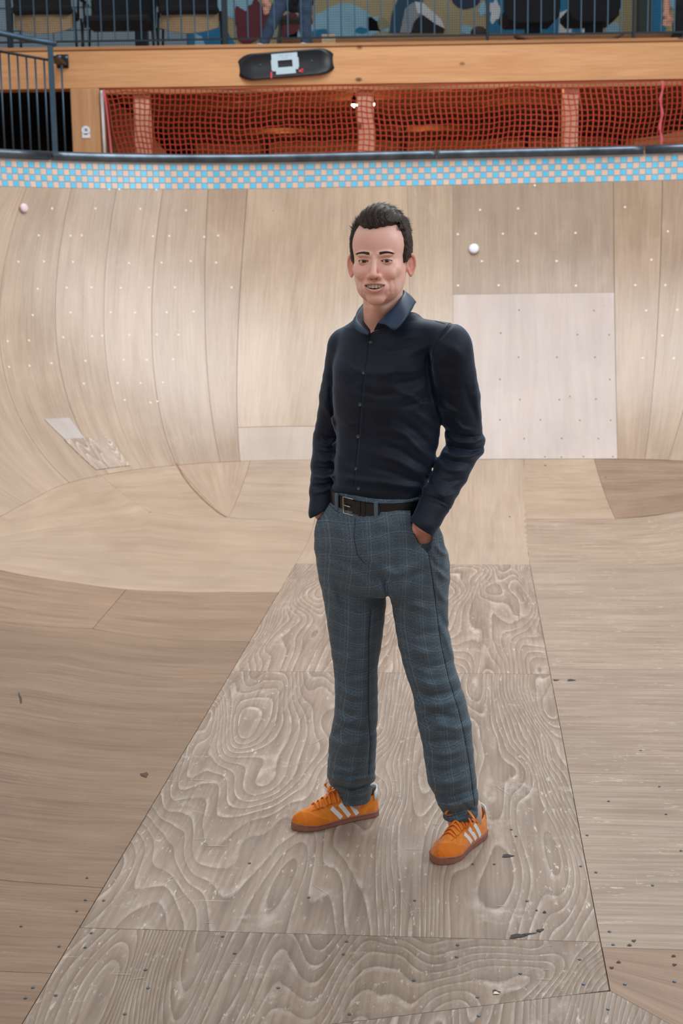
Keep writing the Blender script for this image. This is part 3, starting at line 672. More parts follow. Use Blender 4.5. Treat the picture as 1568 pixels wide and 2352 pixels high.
mural('blue', blob(830, 70, 16, 7, seed=7), 2); mural('olive', blob(878, 55, 12, 14, seed=2), 2); mural('sky', [(842, 70), (842, 40), (868, 38), (872, 64), (898, 66), (896, 74)])
mural('teal', [(893, 76), (900, 30), (918, -10), (975, -10), (968, 10), (948, 12), (930, 40), (922, 76)], 2)
mural('grey', [(918, 76), (930, 20), (948, 6), (962, 14), (964, 34), (948, 54), (944, 76)], 3)
mural('white', [(952, 4), (972, 8), (1000, 34), (1012, 44), (1021, 66), (1000, 56), (970, 34), (958, 30)], 4)
mural('black', [(942, 76), (954, 46), (972, 33), (990, 42), (1008, 58), (1020, 68), (1018, 76)], 3)
mural('navy', blob(1070, -4, 32, 25, wob=.03)); mural('sky', blob(1072, 68, 16, 10, seed=1)); mural('blue', [(1120, 76), (1112, -20), (1330, -20), (1340, 76)]); mural('white', blob(1135, 26, 12, 26, wob=.25, seed=2), 2)
mural('sky', blob(1108, 20, 10, 16, wob=.2)); mural('white', [(1282, 76), (1284, 30), (1306, 20), (1345, 50), (1352, 76)], 2); mural('blue', [(1312, 74), (1314, 62), (1336, 60), (1334, 76)], 3)
mural('sky', blob(1408, 72, 16, 20, wob=.15, seed=4)); mural('blue', [(1496, 90), (1496, -20), (1545, -20), (1536, 40), (1528, 70), (1512, 90)]); mural('sky', blob(1545, 0, 22, 20, wob=.2, seed=3), 2)
# door-like dark column on the mural wall
tag(bx('dark_pillar', X(1462, 50, 14.9), X(1490, 50, 14.9), 14.8, 14.95, zb1, zt_, simple('dark_green_paint', (44, 58, 56), .6)), 'dark grey-green pillar before the mural at the right', 'pillar')
# raised wooden platform
pl = bx('platform', X(640, 80, 12.7), X(1800, 80, 12.7), 13.2, 15.15, zb1 + .001, Z(86, 13.2), M['plank'], None, .006); tag(pl, 'low wooden platform behind the railing on the gallery', 'platform'); ZP = Z(86, 13.2)
tag(bx('bench_top', X(1345, 80, 12.6), X(1505, 80, 12.6), 12.45, 12.6, zb1 + .002, zb1 + .055, simple('pale_bench_wood', (226, 206, 184), .5)), 'pale plank lying on the gallery floor at the right', 'plank')
# brown skateboard lying on the gallery edge
sb = tag(empty('skateboard', (X(1305, 95, 12.3), 12.28, zb1 + .045)), 'brown skateboard lying on the gallery floor behind the railing', 'skateboard')
V = []; F = []
for i in range(25):
    t = i / 24 * 2 - 1; x_ = t * .45; w_ = .1 * (1 - max(0, abs(t) - .8) ** 2 * 18); zz = .10 * max(0, (abs(t) - .68)) ** 1.3 * 2.2
    for (yy, dz) in ((-w_, 0), (w_, 0), (w_, .012), (-w_, .012)): V.append((x_, yy, zz + dz))
for i in range(24):
    for k in range(4): a = 4 * i + k; b = 4 * i + (k + 1) % 4; F.append((a, b, b + 4, a + 4))
F += [(3, 2, 1, 0), (96, 97, 98, 99)]
link('deck', V, F, simple('brown_deck', (112, 80, 58), .6), sb)
for sx in (-.22, .22):
    for sy in (-.07, .07): MB().lathe([(.017, -.012), (.02, -.009), (.02, .009), (.017, .012)], (sx, sy, -.022), 12, Matrix.Rotation(math.pi / 2, 3, 'X')).build('wheel', M['black'], sb, True)
for sx in (-.22, .22): MB().box((sx, 0, -.012), (.05, .13, .02), bev=.004).build('truck', M['steel_dark'], sb)
# ---------------------------------------------------------------- chairs on the gallery
wood_s = simple('chair_plywood', (186, 158, 118), .5); blkf = simple('black_fabric', (12, 13, 17), .85); bsteel = simple('black_tube', (12, 13, 15), .4, .4)
def chair(px, py, lab, w=.46, wood=True, Y=12.75):
    p = at(px, py, Y); x0, z0 = p[0], p[2]          # px,py = lowest point of the shell / seat front
    r = tag(empty('gallery_chair', (x0, Y, zb1)), lab, 'chair', 'black chairs on the gallery'); z = z0 - zb1
    V = []; F = []; n = 14
    for s_, off in ((0, 0), (1, .02)):
        for j in range(2):
            for i in range(n + 1):
                t = i / n * 2 - 1; zz = z + (.055 * t * t if j == 0 else (.19 if wood else .03)); V.append((t * w / 2, off + .05 * t * t, zz))
    def q(s_, j, i): return s_ * 2 * (n + 1) + j * (n + 1) + i
    for i in range(n):
        F += [(q(0, 0, i), q(0, 0, i + 1), q(0, 1, i + 1), q(0, 1, i)), (q(1, 0, i + 1), q(1, 0, i), q(1, 1, i), q(1, 1, i + 1)), (q(0, 0, i + 1), q(0, 0, i), q(1, 0, i), q(1, 0, i + 1)), (q(0, 1, i), q(0, 1, i + 1), q(1, 1, i + 1), q(1, 1, i))]
    F += [(q(0, 0, 0), q(0, 1, 0), q(1, 1, 0), q(1, 0, 0)), (q(0, 1, n), q(0, 0, n), q(1, 0, n), q(1, 1, n))]
    if wood: link('backrest_shell', V, F, wood_s, r)
    zs = z + (.16 if wood else .0)
    MB().box((0, .18, zs + .03), (w, .46, .07), bev=.02).build('seat', blkf, r)
    MB().box((0, .02 if wood else .4, zs + .33), (w * .98, .07, .6), bev=.025).build('backrest', blkf, r)
    for sx in (-1, 1):
        for yy in (.03, .38): MB().tube([(sx * (w / 2 + .015), yy, zs + .02), (sx * (w / 2 + .03), yy, .0)], .011, 8).build('leg', bsteel, r, True)
        MB().box((sx * (w / 2 + .03), .2, zs + .22), (.035, .42, .03), bev=.01).build('armrest', M['black'], r)
        MB().tube([(sx * (w / 2 + .03), .2, zs + .2), (sx * (w / 2 + .02), .2, zs + .0)], .010, 8).build('arm_support', bsteel, r, True)
    return r
chair(99, 77, 'black chair with curved plywood back shell at the far left of the gallery', .50)
chair(435, 76, 'black chair with curved plywood back shell beside the blue mural', .50)
chair(268, 54, 'black chair without wooden shell between the two plywood-backed chairs', .56, False)
tag(bx('dark_cabinet', X(309, 80, 13.6), X(338, 80, 13.6), 13.6, 13.7, zb1, zb1 + .5, simple('slate_paint', (44, 62, 78), .6)), 'narrow slate-blue panel standing behind the middle chair', 'panel')
def stool(x0p, x1p, c0, c1, lab):
    Y = 13.32; z = float(at(1220, 52, Y)[2]); xa, xb = X(x0p, 40, Y), X(x1p, 40, Y); r = tag(empty('lounge_chair', ((xa + xb) / 2, Y, ZP + .001)), lab, 'chair', 'black shell chairs on pedestals'); w = xb - xa
    pts = [(-w / 2, z + .6), (-w / 2, z + .12), (-w / 2 + .04, z + .03), (-w / 2 + .12, z), (w / 2 - .12, z), (w / 2 - .04, z + .03), (w / 2, z + .12), (w / 2, z + .6)]
    pts = [(a, b - ZP) for a, b in pts]; MB().prism(pts, -.02, .05).build('backrest', blkf, r); MB().box((0, .25, z - ZP + .08), (w, .5, .14), bev=.05).build('seat', blkf, r)
    xm = (X(c0, 70, Y) + X(c1, 70, Y)) / 2 - (xa + xb) / 2; wc = X(c1, 70, Y) - X(c0, 70, Y)
    MB().box((xm, .2, (z - ZP) / 2 + .02), (wc, .08, z - ZP), bev=.01).build('pedestal', blkf, r); MB().box((xm, .15, .011), (wc * 1.25, .3, .02), bev=.004).build('base_plate', M['steel_blue'], r)
stool(1157, 1286, 1212, 1247, 'black rounded chair on a pedestal, the left one of the pair at the right'); stool(1303, 1424, 1352, 1392, 'black rounded chair on a pedestal, the right one of the pair at the right')

tag(MB().lathe([(.001, 0), (.06, .004), (.075, .03), (.072, .07), (.05, .10), (.02, .112), (.002, .114)], (0, 0, 0), 18).build('bag', simple('dark_brown_bag', (58, 42, 36), .8), None, True), 'dark brown rounded bag lying on the gallery platform left of a railing post', 'bag')
bg_ = bpy.data.objects['bag']; bg_.location = (X(1099, 70, 13.4), 13.4, ZP + .001); bg_.scale = (1.0, .8, .95)
for (x0, x1, h_) in ((640, 735, .05), (738, 770, .11)): pass
tag(bx('step_block', X(738, 90, 12.5), X(770, 90, 12.5), 12.42, 12.6, zb1 + .001, Z(78, 12.42), simple('pale_block_wood', (206, 176, 140), .6)), 'small pale wooden block on the gallery left of the platform', 'block')
# scuffs and marks worn into the floor sheets
def mark(pts, col, name='scuff_mark', par=floor, off=.0078):
    V = [sUV(*hit(*p), off) for p in pts]; c = np.mean(V, 0); V = [tuple(c)] + V; n = len(pts)
    link(name, V, [(0, 1 + i, 1 + (i + 1) % n) for i in range(n)], col, par)
dkm = simple('black_scuff', (62, 56, 56), .8); drk = simple('brown_knot', (84, 62, 48), .8); lgt = simple('pale_scratch', (196, 184, 172), .7)
def blobp(cx, cy, rx, ry, n=12, sd=0, rot=0.0):
    o = []
    for k in range(n):
        t = 2 * math.pi * k / n; r = 1 + .25 * math.sin(3 * t + sd) + .15 * math.sin(5 * t + 2 * sd); x, y = rx * r * math.cos(t), ry * r * math.sin(t); o.append((cx + x * math.cos(rot) - y * math.sin(rot), cy + x * math.sin(rot) + y * math.cos(rot)))
    return o
mark(blobp(1188, 2156, 19, 4.5, sd=1, rot=-.1), dkm); mark(blobp(1214, 2151, 18, 1.6, sd=2, rot=-.12), dkm); mark(blobp(1240, 2143, 9, 3, sd=3, rot=-.2), dkm); mark(blobp(1250, 2101, 4, 2.5), dkm); mark(blobp(1232, 2097, 3, 1.5), dkm)
mark(blobp(1139, 2285, 9, 4.5, sd=2, rot=.2), drk); mark(blobp(1139, 2288, 7, 3, sd=1, rot=.1), simple('pale_chip', (220, 206, 186), .7), off=.0082)
for (a, b) in ((1404, 2229), (1445, 2177), (1455, 2167), (1548, 2222), (1546, 2202), (1420, 2216)): mark(blobp(a, b, 5, 2.2, sd=a), drk)
mark(blobp(1165, 1971, 13, 3.4, sd=1), dkm); mark(blobp(46, 1608, 2.5, 13, sd=1, rot=-.25), dkm); mark(blobp(332, 1784, 9, 5, sd=4), drk); mark(blobp(1311, 1566, 9, 2, sd=1), dkm); mark(blobp(1276, 1566, 7, 1.6, sd=2), drk)
mark(blobp(200, 2022, 3, 1.6), drk)
rr = random.Random(11)
for k in range(34):
    a, b = rr.uniform(280, 1300), rr.uniform(1700, 2330); u_, v_ = hit(a, b)
    if not (SL + .05 < u_ < SR - .05): continue
    mark(blobp(a, b, rr.uniform(6, 30), rr.uniform(.22, .45), 8, k, rr.choice([.02, .05, -.08, -.5, .6, 1.1])), lgt, 'scratch')
# pencil-dark seams drawn by worn joints on the left pocket
def joint(pts, w=.004, par=wall_back, name='joint_gap', mat=None):
    P = resample([hit(*p) for p in cr2(pts)], 24); V = []; F = []
    for i, (u, v) in enumerate(P):
        a = P[max(i - 1, 0)]; b = P[min(i + 1, 24)]; tx, ty = b[0] - a[0], b[1] - a[1]; L = math.hypot(tx, ty) + 1e-9
        for s_ in (-1, 1): V.append(sUV(u - ty / L * w / 2 * s_, v + tx / L * w / 2 * s_, .0082))
    for i in range(24): F.append((2 * i, 2 * i + 1, 2 * i + 3, 2 * i + 2))
    link(name, V, F, mat or simple('joint_brown', (120, 88, 62), .9), par)  # default is a plain brown for the seam strip
def cr2(pts): return pts
jm = simple('joint_filler', (142, 108, 80), .9)
joint([(404, 1066), (418, 1092), (440, 1122), (470, 1153), (505, 1182), (520, 1190)], .011, mat=jm)

# ================================================================ signed-distance modelling tools
f32 = np.float32
def smin(a, b, k):
    h = np.clip(0.5 + 0.5 * (b - a) / k, 0, 1); return b + (a - b) * h - k * h * (1 - h)
def smax(a, b, k): return -smin(-a, -b, k)
def ell(x, y, z, c, r):
    X_, Y_, Z_ = (x - c[0]), (y - c[1]), (z - c[2])
    k0 = np.sqrt((X_ / r[0]) ** 2 + (Y_ / r[1]) ** 2 + (Z_ / r[2]) ** 2); k1 = np.sqrt((X_ / r[0] ** 2) ** 2 + (Y_ / r[1] ** 2) ** 2 + (Z_ / r[2] ** 2) ** 2) + 1e-9
    return k0 * (k0 - 1) / k1
def cap(x, y, z, a, b, ra, rb):
    bx_, by_, bz_ = b[0] - a[0], b[1] - a[1], b[2] - a[2]; L = bx_ * bx_ + by_ * by_ + bz_ * bz_ + 1e-12
    h = np.clip(((x - a[0]) * bx_ + (y - a[1]) * by_ + (z - a[2]) * bz_) / L, 0, 1)
    return np.sqrt((x - a[0] - bx_ * h) ** 2 + (y - a[1] - by_ * h) ** 2 + (z - a[2] - bz_ * h) ** 2) - (ra + (rb - ra) * h)
def chain(x, y, z, pts, k=0.0):
    d = None
    for (a, ra), (b, rb) in zip(pts[:-1], pts[1:]):
        e = cap(x, y, z, a, b, ra, rb); d = e if d is None else (smin(d, e, k) if k else np.minimum(d, e))
    return d
def loft(x, y, z, tab, rot=0.0, ex=2.0):
    """horizontal elliptic sections: rows (z, cx, cy, rx, ry), z ascending"""
    T = np.array(tab, float); T = T[np.argsort(T[:, 0])]
    cx, cy, rx, ry = (np.interp(z, T[:, 0], T[:, i]) for i in (1, 2, 3, 4)); c, s = math.cos(rot), math.sin(rot)
    dx, dy = x - cx, y - cy; u, v = np.abs(dx * c + dy * s), np.abs(-dx * s + dy * c)
    if ex != 2.0: k0 = ((u / rx) ** ex + (v / ry) ** ex) ** (1.0 / ex)
    else: k0 = np.sqrt((u / rx) ** 2 + (v / ry) ** 2)
    k1 = np.sqrt((u / rx ** 2) ** 2 + (v / ry ** 2) ** 2) + 1e-9
    q = np.sqrt((u / rx) ** 2 + (v / ry) ** 2); return (k0 - 1) * q / k1
def sdf_mesh(fn, xs, ys, zs, B=8, marg=0.008):
    def pad(a):
        n = (-(len(a) - 1)) % B; st = a[-1] - a[-2]; return np.concatenate([a, a[-1] + st * np.arange(1, n + 1)])
    xs, ys, zs = pad(xs), pad(ys), pad(zs); nx, ny, nz = len(xs), len(ys), len(zs); bx_, by_, bz_ = (nx - 1) // B, (ny - 1) // B, (nz - 1) // B
    bc = lambda a, n: np.array([(a[i * B] + a[i * B + B]) / 2 for i in range(n)]); bh = lambda a, n: np.array([(a[i * B + B] - a[i * B]) / 2 for i in range(n)])
    CX_, CY_, CZ_ = np.meshgrid(bc(xs, bx_), bc(ys, by_), bc(zs, bz_), indexing='ij'); HX, HY, HZ = np.meshgrid(bh(xs, bx_), bh(ys, by_), bh(zs, bz_), indexing='ij')
    d0 = fn(CX_.ravel(), CY_.ravel(), CZ_.ravel()).reshape(CX_.shape); rad = np.sqrt(HX ** 2 + HY ** 2 + HZ ** 2)
    act = np.argwhere(np.abs(d0) < rad * 1.35 + marg)
    D = np.repeat(np.repeat(np.repeat(np.where(d0 < 0, -1, 1).astype(f32), B, 0), B, 1), B, 2); D = np.pad(D, ((0, 1), (0, 1), (0, 1)), constant_values=1)
    o = np.arange(B + 1); OX, OY, OZ = np.meshgrid(o, o, o, indexing='ij'); OX, OY, OZ = OX.ravel(), OY.ravel(), OZ.ravel()
    CH = 700
    for s in range(0, len(act), CH):
        a = act[s:s + CH]; I = (a[:, 0:1] * B + OX).ravel(); J = (a[:, 1:2] * B + OY).ravel(); K = (a[:, 2:3] * B + OZ).ravel()
        D[I, J, K] = fn(xs[I], ys[J], zs[K])
    ins = D < 0
    cnt = np.zeros((nx - 1, ny - 1, nz - 1), np.int8)
    for i in (0, 1):
        for j in (0, 1):
            for k in (0, 1): cnt += ins[i:nx - 1 + i, j:ny - 1 + j, k:nz - 1 + k]
    cells = np.argwhere((cnt > 0) & (cnt < 8)); ci, cj, ck = cells.T
    acc = np.zeros((len(cells), 3)); num = np.zeros(len(cells))
    for ax in range(3):
        for u in (0, 1):
            for v in (0, 1):
                o0 = [0, 0, 0]; oth = [q for q in range(3) if q != ax]; o0[oth[0]] = u; o0[oth[1]] = v; o1 = list(o0); o1[ax] = 1
                a = D[ci + o0[0], cj + o0[1], ck + o0[2]]; b = D[ci + o1[0], cj + o1[1], ck + o1[2]]; m = (a < 0) != (b < 0); t = np.where(m, a / np.where(m, a - b, 1), 0)
                P0 = np.stack([xs[ci + o0[0]], ys[cj + o0[1]], zs[ck + o0[2]]], 1); P1 = np.stack([xs[ci + o1[0]], ys[cj + o1[1]], zs[ck + o1[2]]], 1)
                acc += np.where(m[:, None], P0 + (P1 - P0) * t[:, None], 0); num += m
    V = acc / num[:, None]
    idx = np.full((nx - 1, ny - 1, nz - 1), -1, np.int32); idx[ci, cj, ck] = np.arange(len(cells)); F = []
    for ax in range(3):
        sl0 = [slice(None)] * 3; sl1 = [slice(None)] * 3; sl0[ax] = slice(0, -1); sl1[ax] = slice(1, None)
        ch = np.argwhere(ins[tuple(sl0)] != ins[tuple(sl1)]); a1, a2 = [q for q in range(3) if q != ax]
        ch = ch[(ch[:, a1] > 0) & (ch[:, a2] > 0) & (ch[:, a1] < idx.shape[a1]) & (ch[:, a2] < idx.shape[a2])]
        e1 = np.zeros(3, int); e1[a1] = 1; e2 = np.zeros(3, int); e2[a2] = 1
        g = lambda c: idx[c[:, 0], c[:, 1], c[:, 2]]
        q = np.stack([g(ch - e1 - e2), g(ch - e2), g(ch), g(ch - e1)], 1); flip = ins[ch[:, 0], ch[:, 1], ch[:, 2]]
        if ax == 1: flip = ~flip
        q[~flip] = q[~flip][:, ::-1]; F.append(q[(q >= 0).all(1)])
    return V, np.concatenate(F)
def np_mesh(name, V, F, mat, parent=None, smooth=True):
    me = bpy.data.meshes.new(name); me.vertices.add(len(V)); me.vertices.foreach_set('co', np.asarray(V, f32).ravel())
    me.loops.add(len(F) * 4); me.polygons.add(len(F)); me.loops.foreach_set('vertex_index', np.asarray(F, np.int32).ravel())
    me.polygons.foreach_set('loop_start', np.arange(0, len(F) * 4, 4, dtype=np.int32)); me.polygons.foreach_set('use_smooth', np.full(len(F), smooth))
    me.update(calc_edges=True); me.validate(); me.materials.append(mat); o = bpy.data.objects.new(name, me); COL.objects.link(o)
    if parent is not None: keep(o, parent)
    return o
def vcol(o, name, C):
    a = o.data.color_attributes.new(name, 'FLOAT_COLOR', 'POINT'); C = np.concatenate([C, np.ones((len(C), 1))], 1).astype(f32); a.data.foreach_set('color', C.ravel())
def bvh_of(V, F): return BVHTree.FromPolygons([tuple(v) for v in V.tolist()], [tuple(f) for f in F.tolist()])
def cast(bv, px, py):
    d = Vector(ray(px, py)).normalized(); h = bv.ray_cast(Vector(C0), d); return (h[0], h[1]) if h[0] is not None else (None, None)
def rng(a, b, h): return np.arange(a, b + h, h)
g01 = lambda t: np.clip(t, 0, 1)
def sst(a, b, x):
    t = np.clip((x - a) / (b - a), 0, 1); return t * t * (3 - 2 * t)
A_ = lambda px, py, Y: tuple(at(px, py, Y))
# ================================================================ the man
person = tag(empty('person', tuple(ground(890, 1960))), 'man in dark navy shirt, blue-grey checked trousers and orange sneakers, hands in his pockets, smiling', 'person')
# ---- head frame
HC = at(873, 599, 3.87); YAW = math.radians(12); CY_W, SY_W = math.cos(YAW), math.sin(YAW)
def to_head(x, y, z):      # world (m) -> head local (mm): right, forward, up
    dx, dy, dz = (x - HC[0]) * 1000, (y - HC[1]) * 1000, (z - HC[2]) * 1000
    return dx * CY_W - (-dy) * (-SY_W) * 1.0 * 1.0 if False else (dx * CY_W + dy * (-SY_W) * 1.0) * 1.0, (-dx * SY_W - dy * CY_W), dz
def from_head(hx, hf, hz):  # inverse
    return np.array([HC[0] + (hx * CY_W - hf * SY_W) / 1000, HC[1] + (-hx * SY_W - hf * CY_W) / 1000, HC[2] + hz / 1000])
def groove(d, x, f, z, pts, r, k, amp=1.0):
    g = chain(x, f, z, [(p, r) for p in pts]); return d + amp * np.exp(-np.clip(g + r, 0, 99) ** 2 / (2 * k * k))
def head_sdf(x, f, z, full=True):
    ax = np.abs(x)
    d = ell(x, f, z, (0, -10, 40), (75, 90, 86))
    d = smin(d, ell(x, f, z, (0, 30, 42), (63, 54, 58)), 14)
    d = smin(d, ell(x, f, z, (0, 27, -20), (65, 57, 62)), 16)
    d = smin(d, ell(x, f, z, (0, 24, -62), (60, 60, 51)), 14)
    d = smin(d, ell(x, f, z, (0, 70, -98), (24, 17, 17)), 12)
    d = smin(d, ell(ax, f, z, (46, 49, -22), (17, 22, 17)), 14)          # cheekbones
    d = smin(d, ell(ax, f, z, (35, 70, -34), (18, 14, 16)), 10)          # smiling cheeks
    d = smin(d, ell(ax, f, z, (26, 76, 16), (24, 11, 8)), 9)             # brow
    d = smax(d, -ell(ax, f, z, (31, 97, 1), (16, 15, 9.5)), 8)           # sockets
    d = smin(d, ell(ax, f, z, (30.5, 69.5, -1), (15.5, 13.6, 12.5)), 2.5)  # lids over the eyeball
    # nose
    d = smin(d, cap(x, f, z, (0, 80, 4), (0, 101, -33), 6.5, 8.0), 7)
    d = smin(d, ell(x, f, z, (0, 104, -37), (11, 10.5, 9)), 5)
    d = smin(d, ell(ax, f, z, (14, 91, -40), (8, 10, 8)), 4)
    d = smax(d, -cap(ax, f, z, (6.5, 97, -50), (7.5, 93, -42), 3.0, 2.5), 2)
    # muzzle
    d = smin(d, ell(x, f, z, (0, 70, -64), (34, 24, 25)), 12)
    ml = lambda s, zz, f0: [((s_ * 28 / 5, f0 - 15 * (s_ / 5) ** 2, zz(s_ / 5)), None) for s_ in range(-5, 6)]
    up = [((s_ * 5.5, 95.5 - 14 * (s_ / 5) ** 2, -58.0 - 4.2 * (s_ / 5) ** 2), 3.4 - 1.6 * (s_ / 5) ** 2) for s_ in range(-5, 6)]
    lo = [((s_ * 5.2, 94.5 - 15 * (s_ / 5) ** 2, -78.2 + 14.0 * (s_ / 5) ** 2), 4.4 - 2.4 * (s_ / 5) ** 2) for s_ in range(-5, 6)]
    d = smin(d, chain(x, f, z, up), 3.0); d = smin(d, chain(x, f, z, lo), 3.0)
    q = np.clip(ax / 27.0, 0, 1); zu = -60.3 - 3.2 * q ** 2; zl = -63.8 - 9.6 * (1 - q ** 2)
    op = np.maximum(np.maximum(z - zu, zl - z), (ax - 27)); d = smax(d, -np.maximum(op, 76 - f), 1.2)
    # eye openings
    e = (ax - 30.5) / 14.5; zu = 3.1 * (1 - e * e) - 0.6 + .5 * e; zl = -3.8 * (1 - e * e) - 0.8 + .5 * e
    op = np.maximum(np.maximum(z - zu, zl - z), (np.abs(e) - 1) * 14.5); d = smax(d, -np.maximum(op, 66 - f), 0.7)
    # creases
    d = groove(d, ax, f, z, [(17, 94, -36), (26, 87, -45), (35, 78, -56), (38, 72, -68), (35, 68, -80)], .5, 2.6, 4.2)
    d = groove(d, ax, f, z, [(46, 68, -50), (49, 60, -64), (46, 56, -80)], .5, 2.4, 2.2)
    d = groove(d, x, f, z, [(-13, 88, -88), (0, 92, -89), (13, 88, -88)], .5, 3.5, 2.2)
    d = groove(d, ax, f, z, [(20, 82, -9), (30, 86, -12.5), (41, 78, -9)], .3, 1.4, 1.3)
    d = groove(d, ax, f, z, [(22, 84, 4.5), (31, 86, 7.0), (41, 78, 5)], .3, 1.2, 1.2)
    for (dz, df) in ((-3, 0), (-8, -1), (-13, 0)): d = groove(d, ax, f, z, [(46, 70, dz), (55, 60, dz * 1.8)], .2, 1.0, .7)
    d = groove(d, x, f, z, [(0, 97, -50), (0, 98, -55)], .3, 2.0, 1.0)
    d = smin(d, ell(ax, f, z, (52, 2, -34), (17, 30, 42)), 10)
    # ears
    bx1, bf1, nx1_, nf1 = .70, -.714, .714, .70
    ex, ef, ez = ax - 71, f + 2, z + 12
    b = ex * bx1 + ef * bf1; n = ex * nx1_ + ef * nf1; ez2 = ez - .12 * b
    wz = np.where(ez2 > 0, 27.0, 29.0); wb = np.where(ez2 > -6, 15.0, 15.0 + (ez2 + 6) * .22); wb = np.maximum(wb, 9)
    q = np.sqrt(((b - 12) / wb) ** 2 + (ez2 / wz) ** 2)
    disc = np.maximum((q - 1) * 12, np.abs(n + .8) - 1.6)
    rim = np.sqrt(((q - .93) * 15) ** 2 + (n - 2.0) ** 2) - 3.1
    ear = smin(disc, rim, 2.0); ear = smin(ear, ell(b, n, ez, (2, 1, -9), (5, 5, 8)), 3)
    ear = smax(ear, -ell(b, n, ez, (7.0, 5.0, -3), (7, 5.4, 12)), 1.2)
    d = smin(d, ear, 3.5)
    return d
NB = at(884, 745, 3.95)   # neck base
ROT = math.radians(-30)   # chest turned to the left of the picture
BL = (math.cos(ROT), math.sin(ROT)); BF = (math.sin(ROT), -math.cos(ROT))
def zr_(py, Y=3.95, px=880): return float(at(px, py, Y)[2])
def row(py, cx, hw, Y=3.95, ratio=.70, dY=0.0):
    p = at(cx, py, Y); w = hw / 3300.0 * Y * 1.01; rx = w / math.sqrt(BL[0] ** 2 + (ratio * BL[1]) ** 2); return (p[2], p[0], Y + dY, rx, rx * ratio)
TORSO = [row(735, 886, 70, 3.95, .75), row(752, 890, 92, 3.95, .68), row(772, 893, 104, 3.95, .68), row(800, 892, 113, 3.95, .69), row(850, 886, 121, 3.94, .70), row(930, 886, 121, 3.94, .70),
         row(1000, 888, 117, 3.95, .70), row(1060, 880, 114, 3.95, .72), row(1095, 874, 110, 3.95, .74), row(1118, 872, 107, 3.95, .76), row(1140, 873, 103, 3.95, .76), row(1175, 873, 100, 3.95, .76)]
shR, elR, wrR = A_(1034, 803, 3.83), A_(1069, 1018, 3.93), A_(973, 1206, 3.80)
shL, elL, wrL = A_(795, 802, 4.03), A_(756, 1012, 4.12), A_(737, 1172, 3.99)
mix3 = lambda a, b, t: tuple(a[i] + (b[i] - a[i]) * t for i in range(3))
# hands: wrist -> knuckles inside the pockets
hwR, hwL = A_(971, 1197, 3.822), A_(738, 1168, 3.995)
hdR = A_(982, 1262, 3.862); hdL = A_(764, 1240, 4.00)
def hand_sdf(x, y, z, w, kn, sgn, ref=(0, 1, 0)):
    w = np.array(w); kn = np.array(kn); dr = kn - w; L = np.linalg.norm(dr); dr = dr / L; side = np.cross(dr, ref); side /= np.linalg.norm(side); nrm = np.cross(side, dr)
    px_, py_, pz_ = x - w[0], y - w[1], z - w[2]; u = px_ * dr[0] + py_ * dr[1] + pz_ * dr[2]; s = px_ * side[0] + py_ * side[1] + pz_ * side[2]; n = px_ * nrm[0] + py_ * nrm[1] + pz_ * nrm[2]
    d = cap(u, s, n, (-.012, 0, 0), (.01, 0, 0), .025, .024)
    d = smin(d, ell(u, s, n, (.055, -.003, 0), (.055, .036, .017)), .02)
    for k, (o_, l1, l2) in enumerate(((-.030, .036, .020), (-.011, .042, .025), (.010, .040, .023), (.029, .032, .018))):
        a = (.088, o_, 0); b = (.088 + l1 * .9, o_ * 1.05, .012); c = (b[0] + l2 * .55, o_ * 1.05, .030)
        d = smin(d, chain(u, s, n, [(a, .0098), (b, .0088), (c, .0078)]), .006)
    t0 = (.02, -sgn * .026, -.004); t1 = (.055, -sgn * .052, -.012); t2 = (.082, -sgn * .058, -.018)
    d = smin(d, chain(u, s, n, [(t0, .014), (t1, .0115), (t2, .009)]), .01)
    for o_ in (-.020, .0, .019): d = d - .0012 * np.exp(-((s - o_) / .0035) ** 2) * np.exp(-((u - .06) / .03) ** 2)   # tendons
    return d
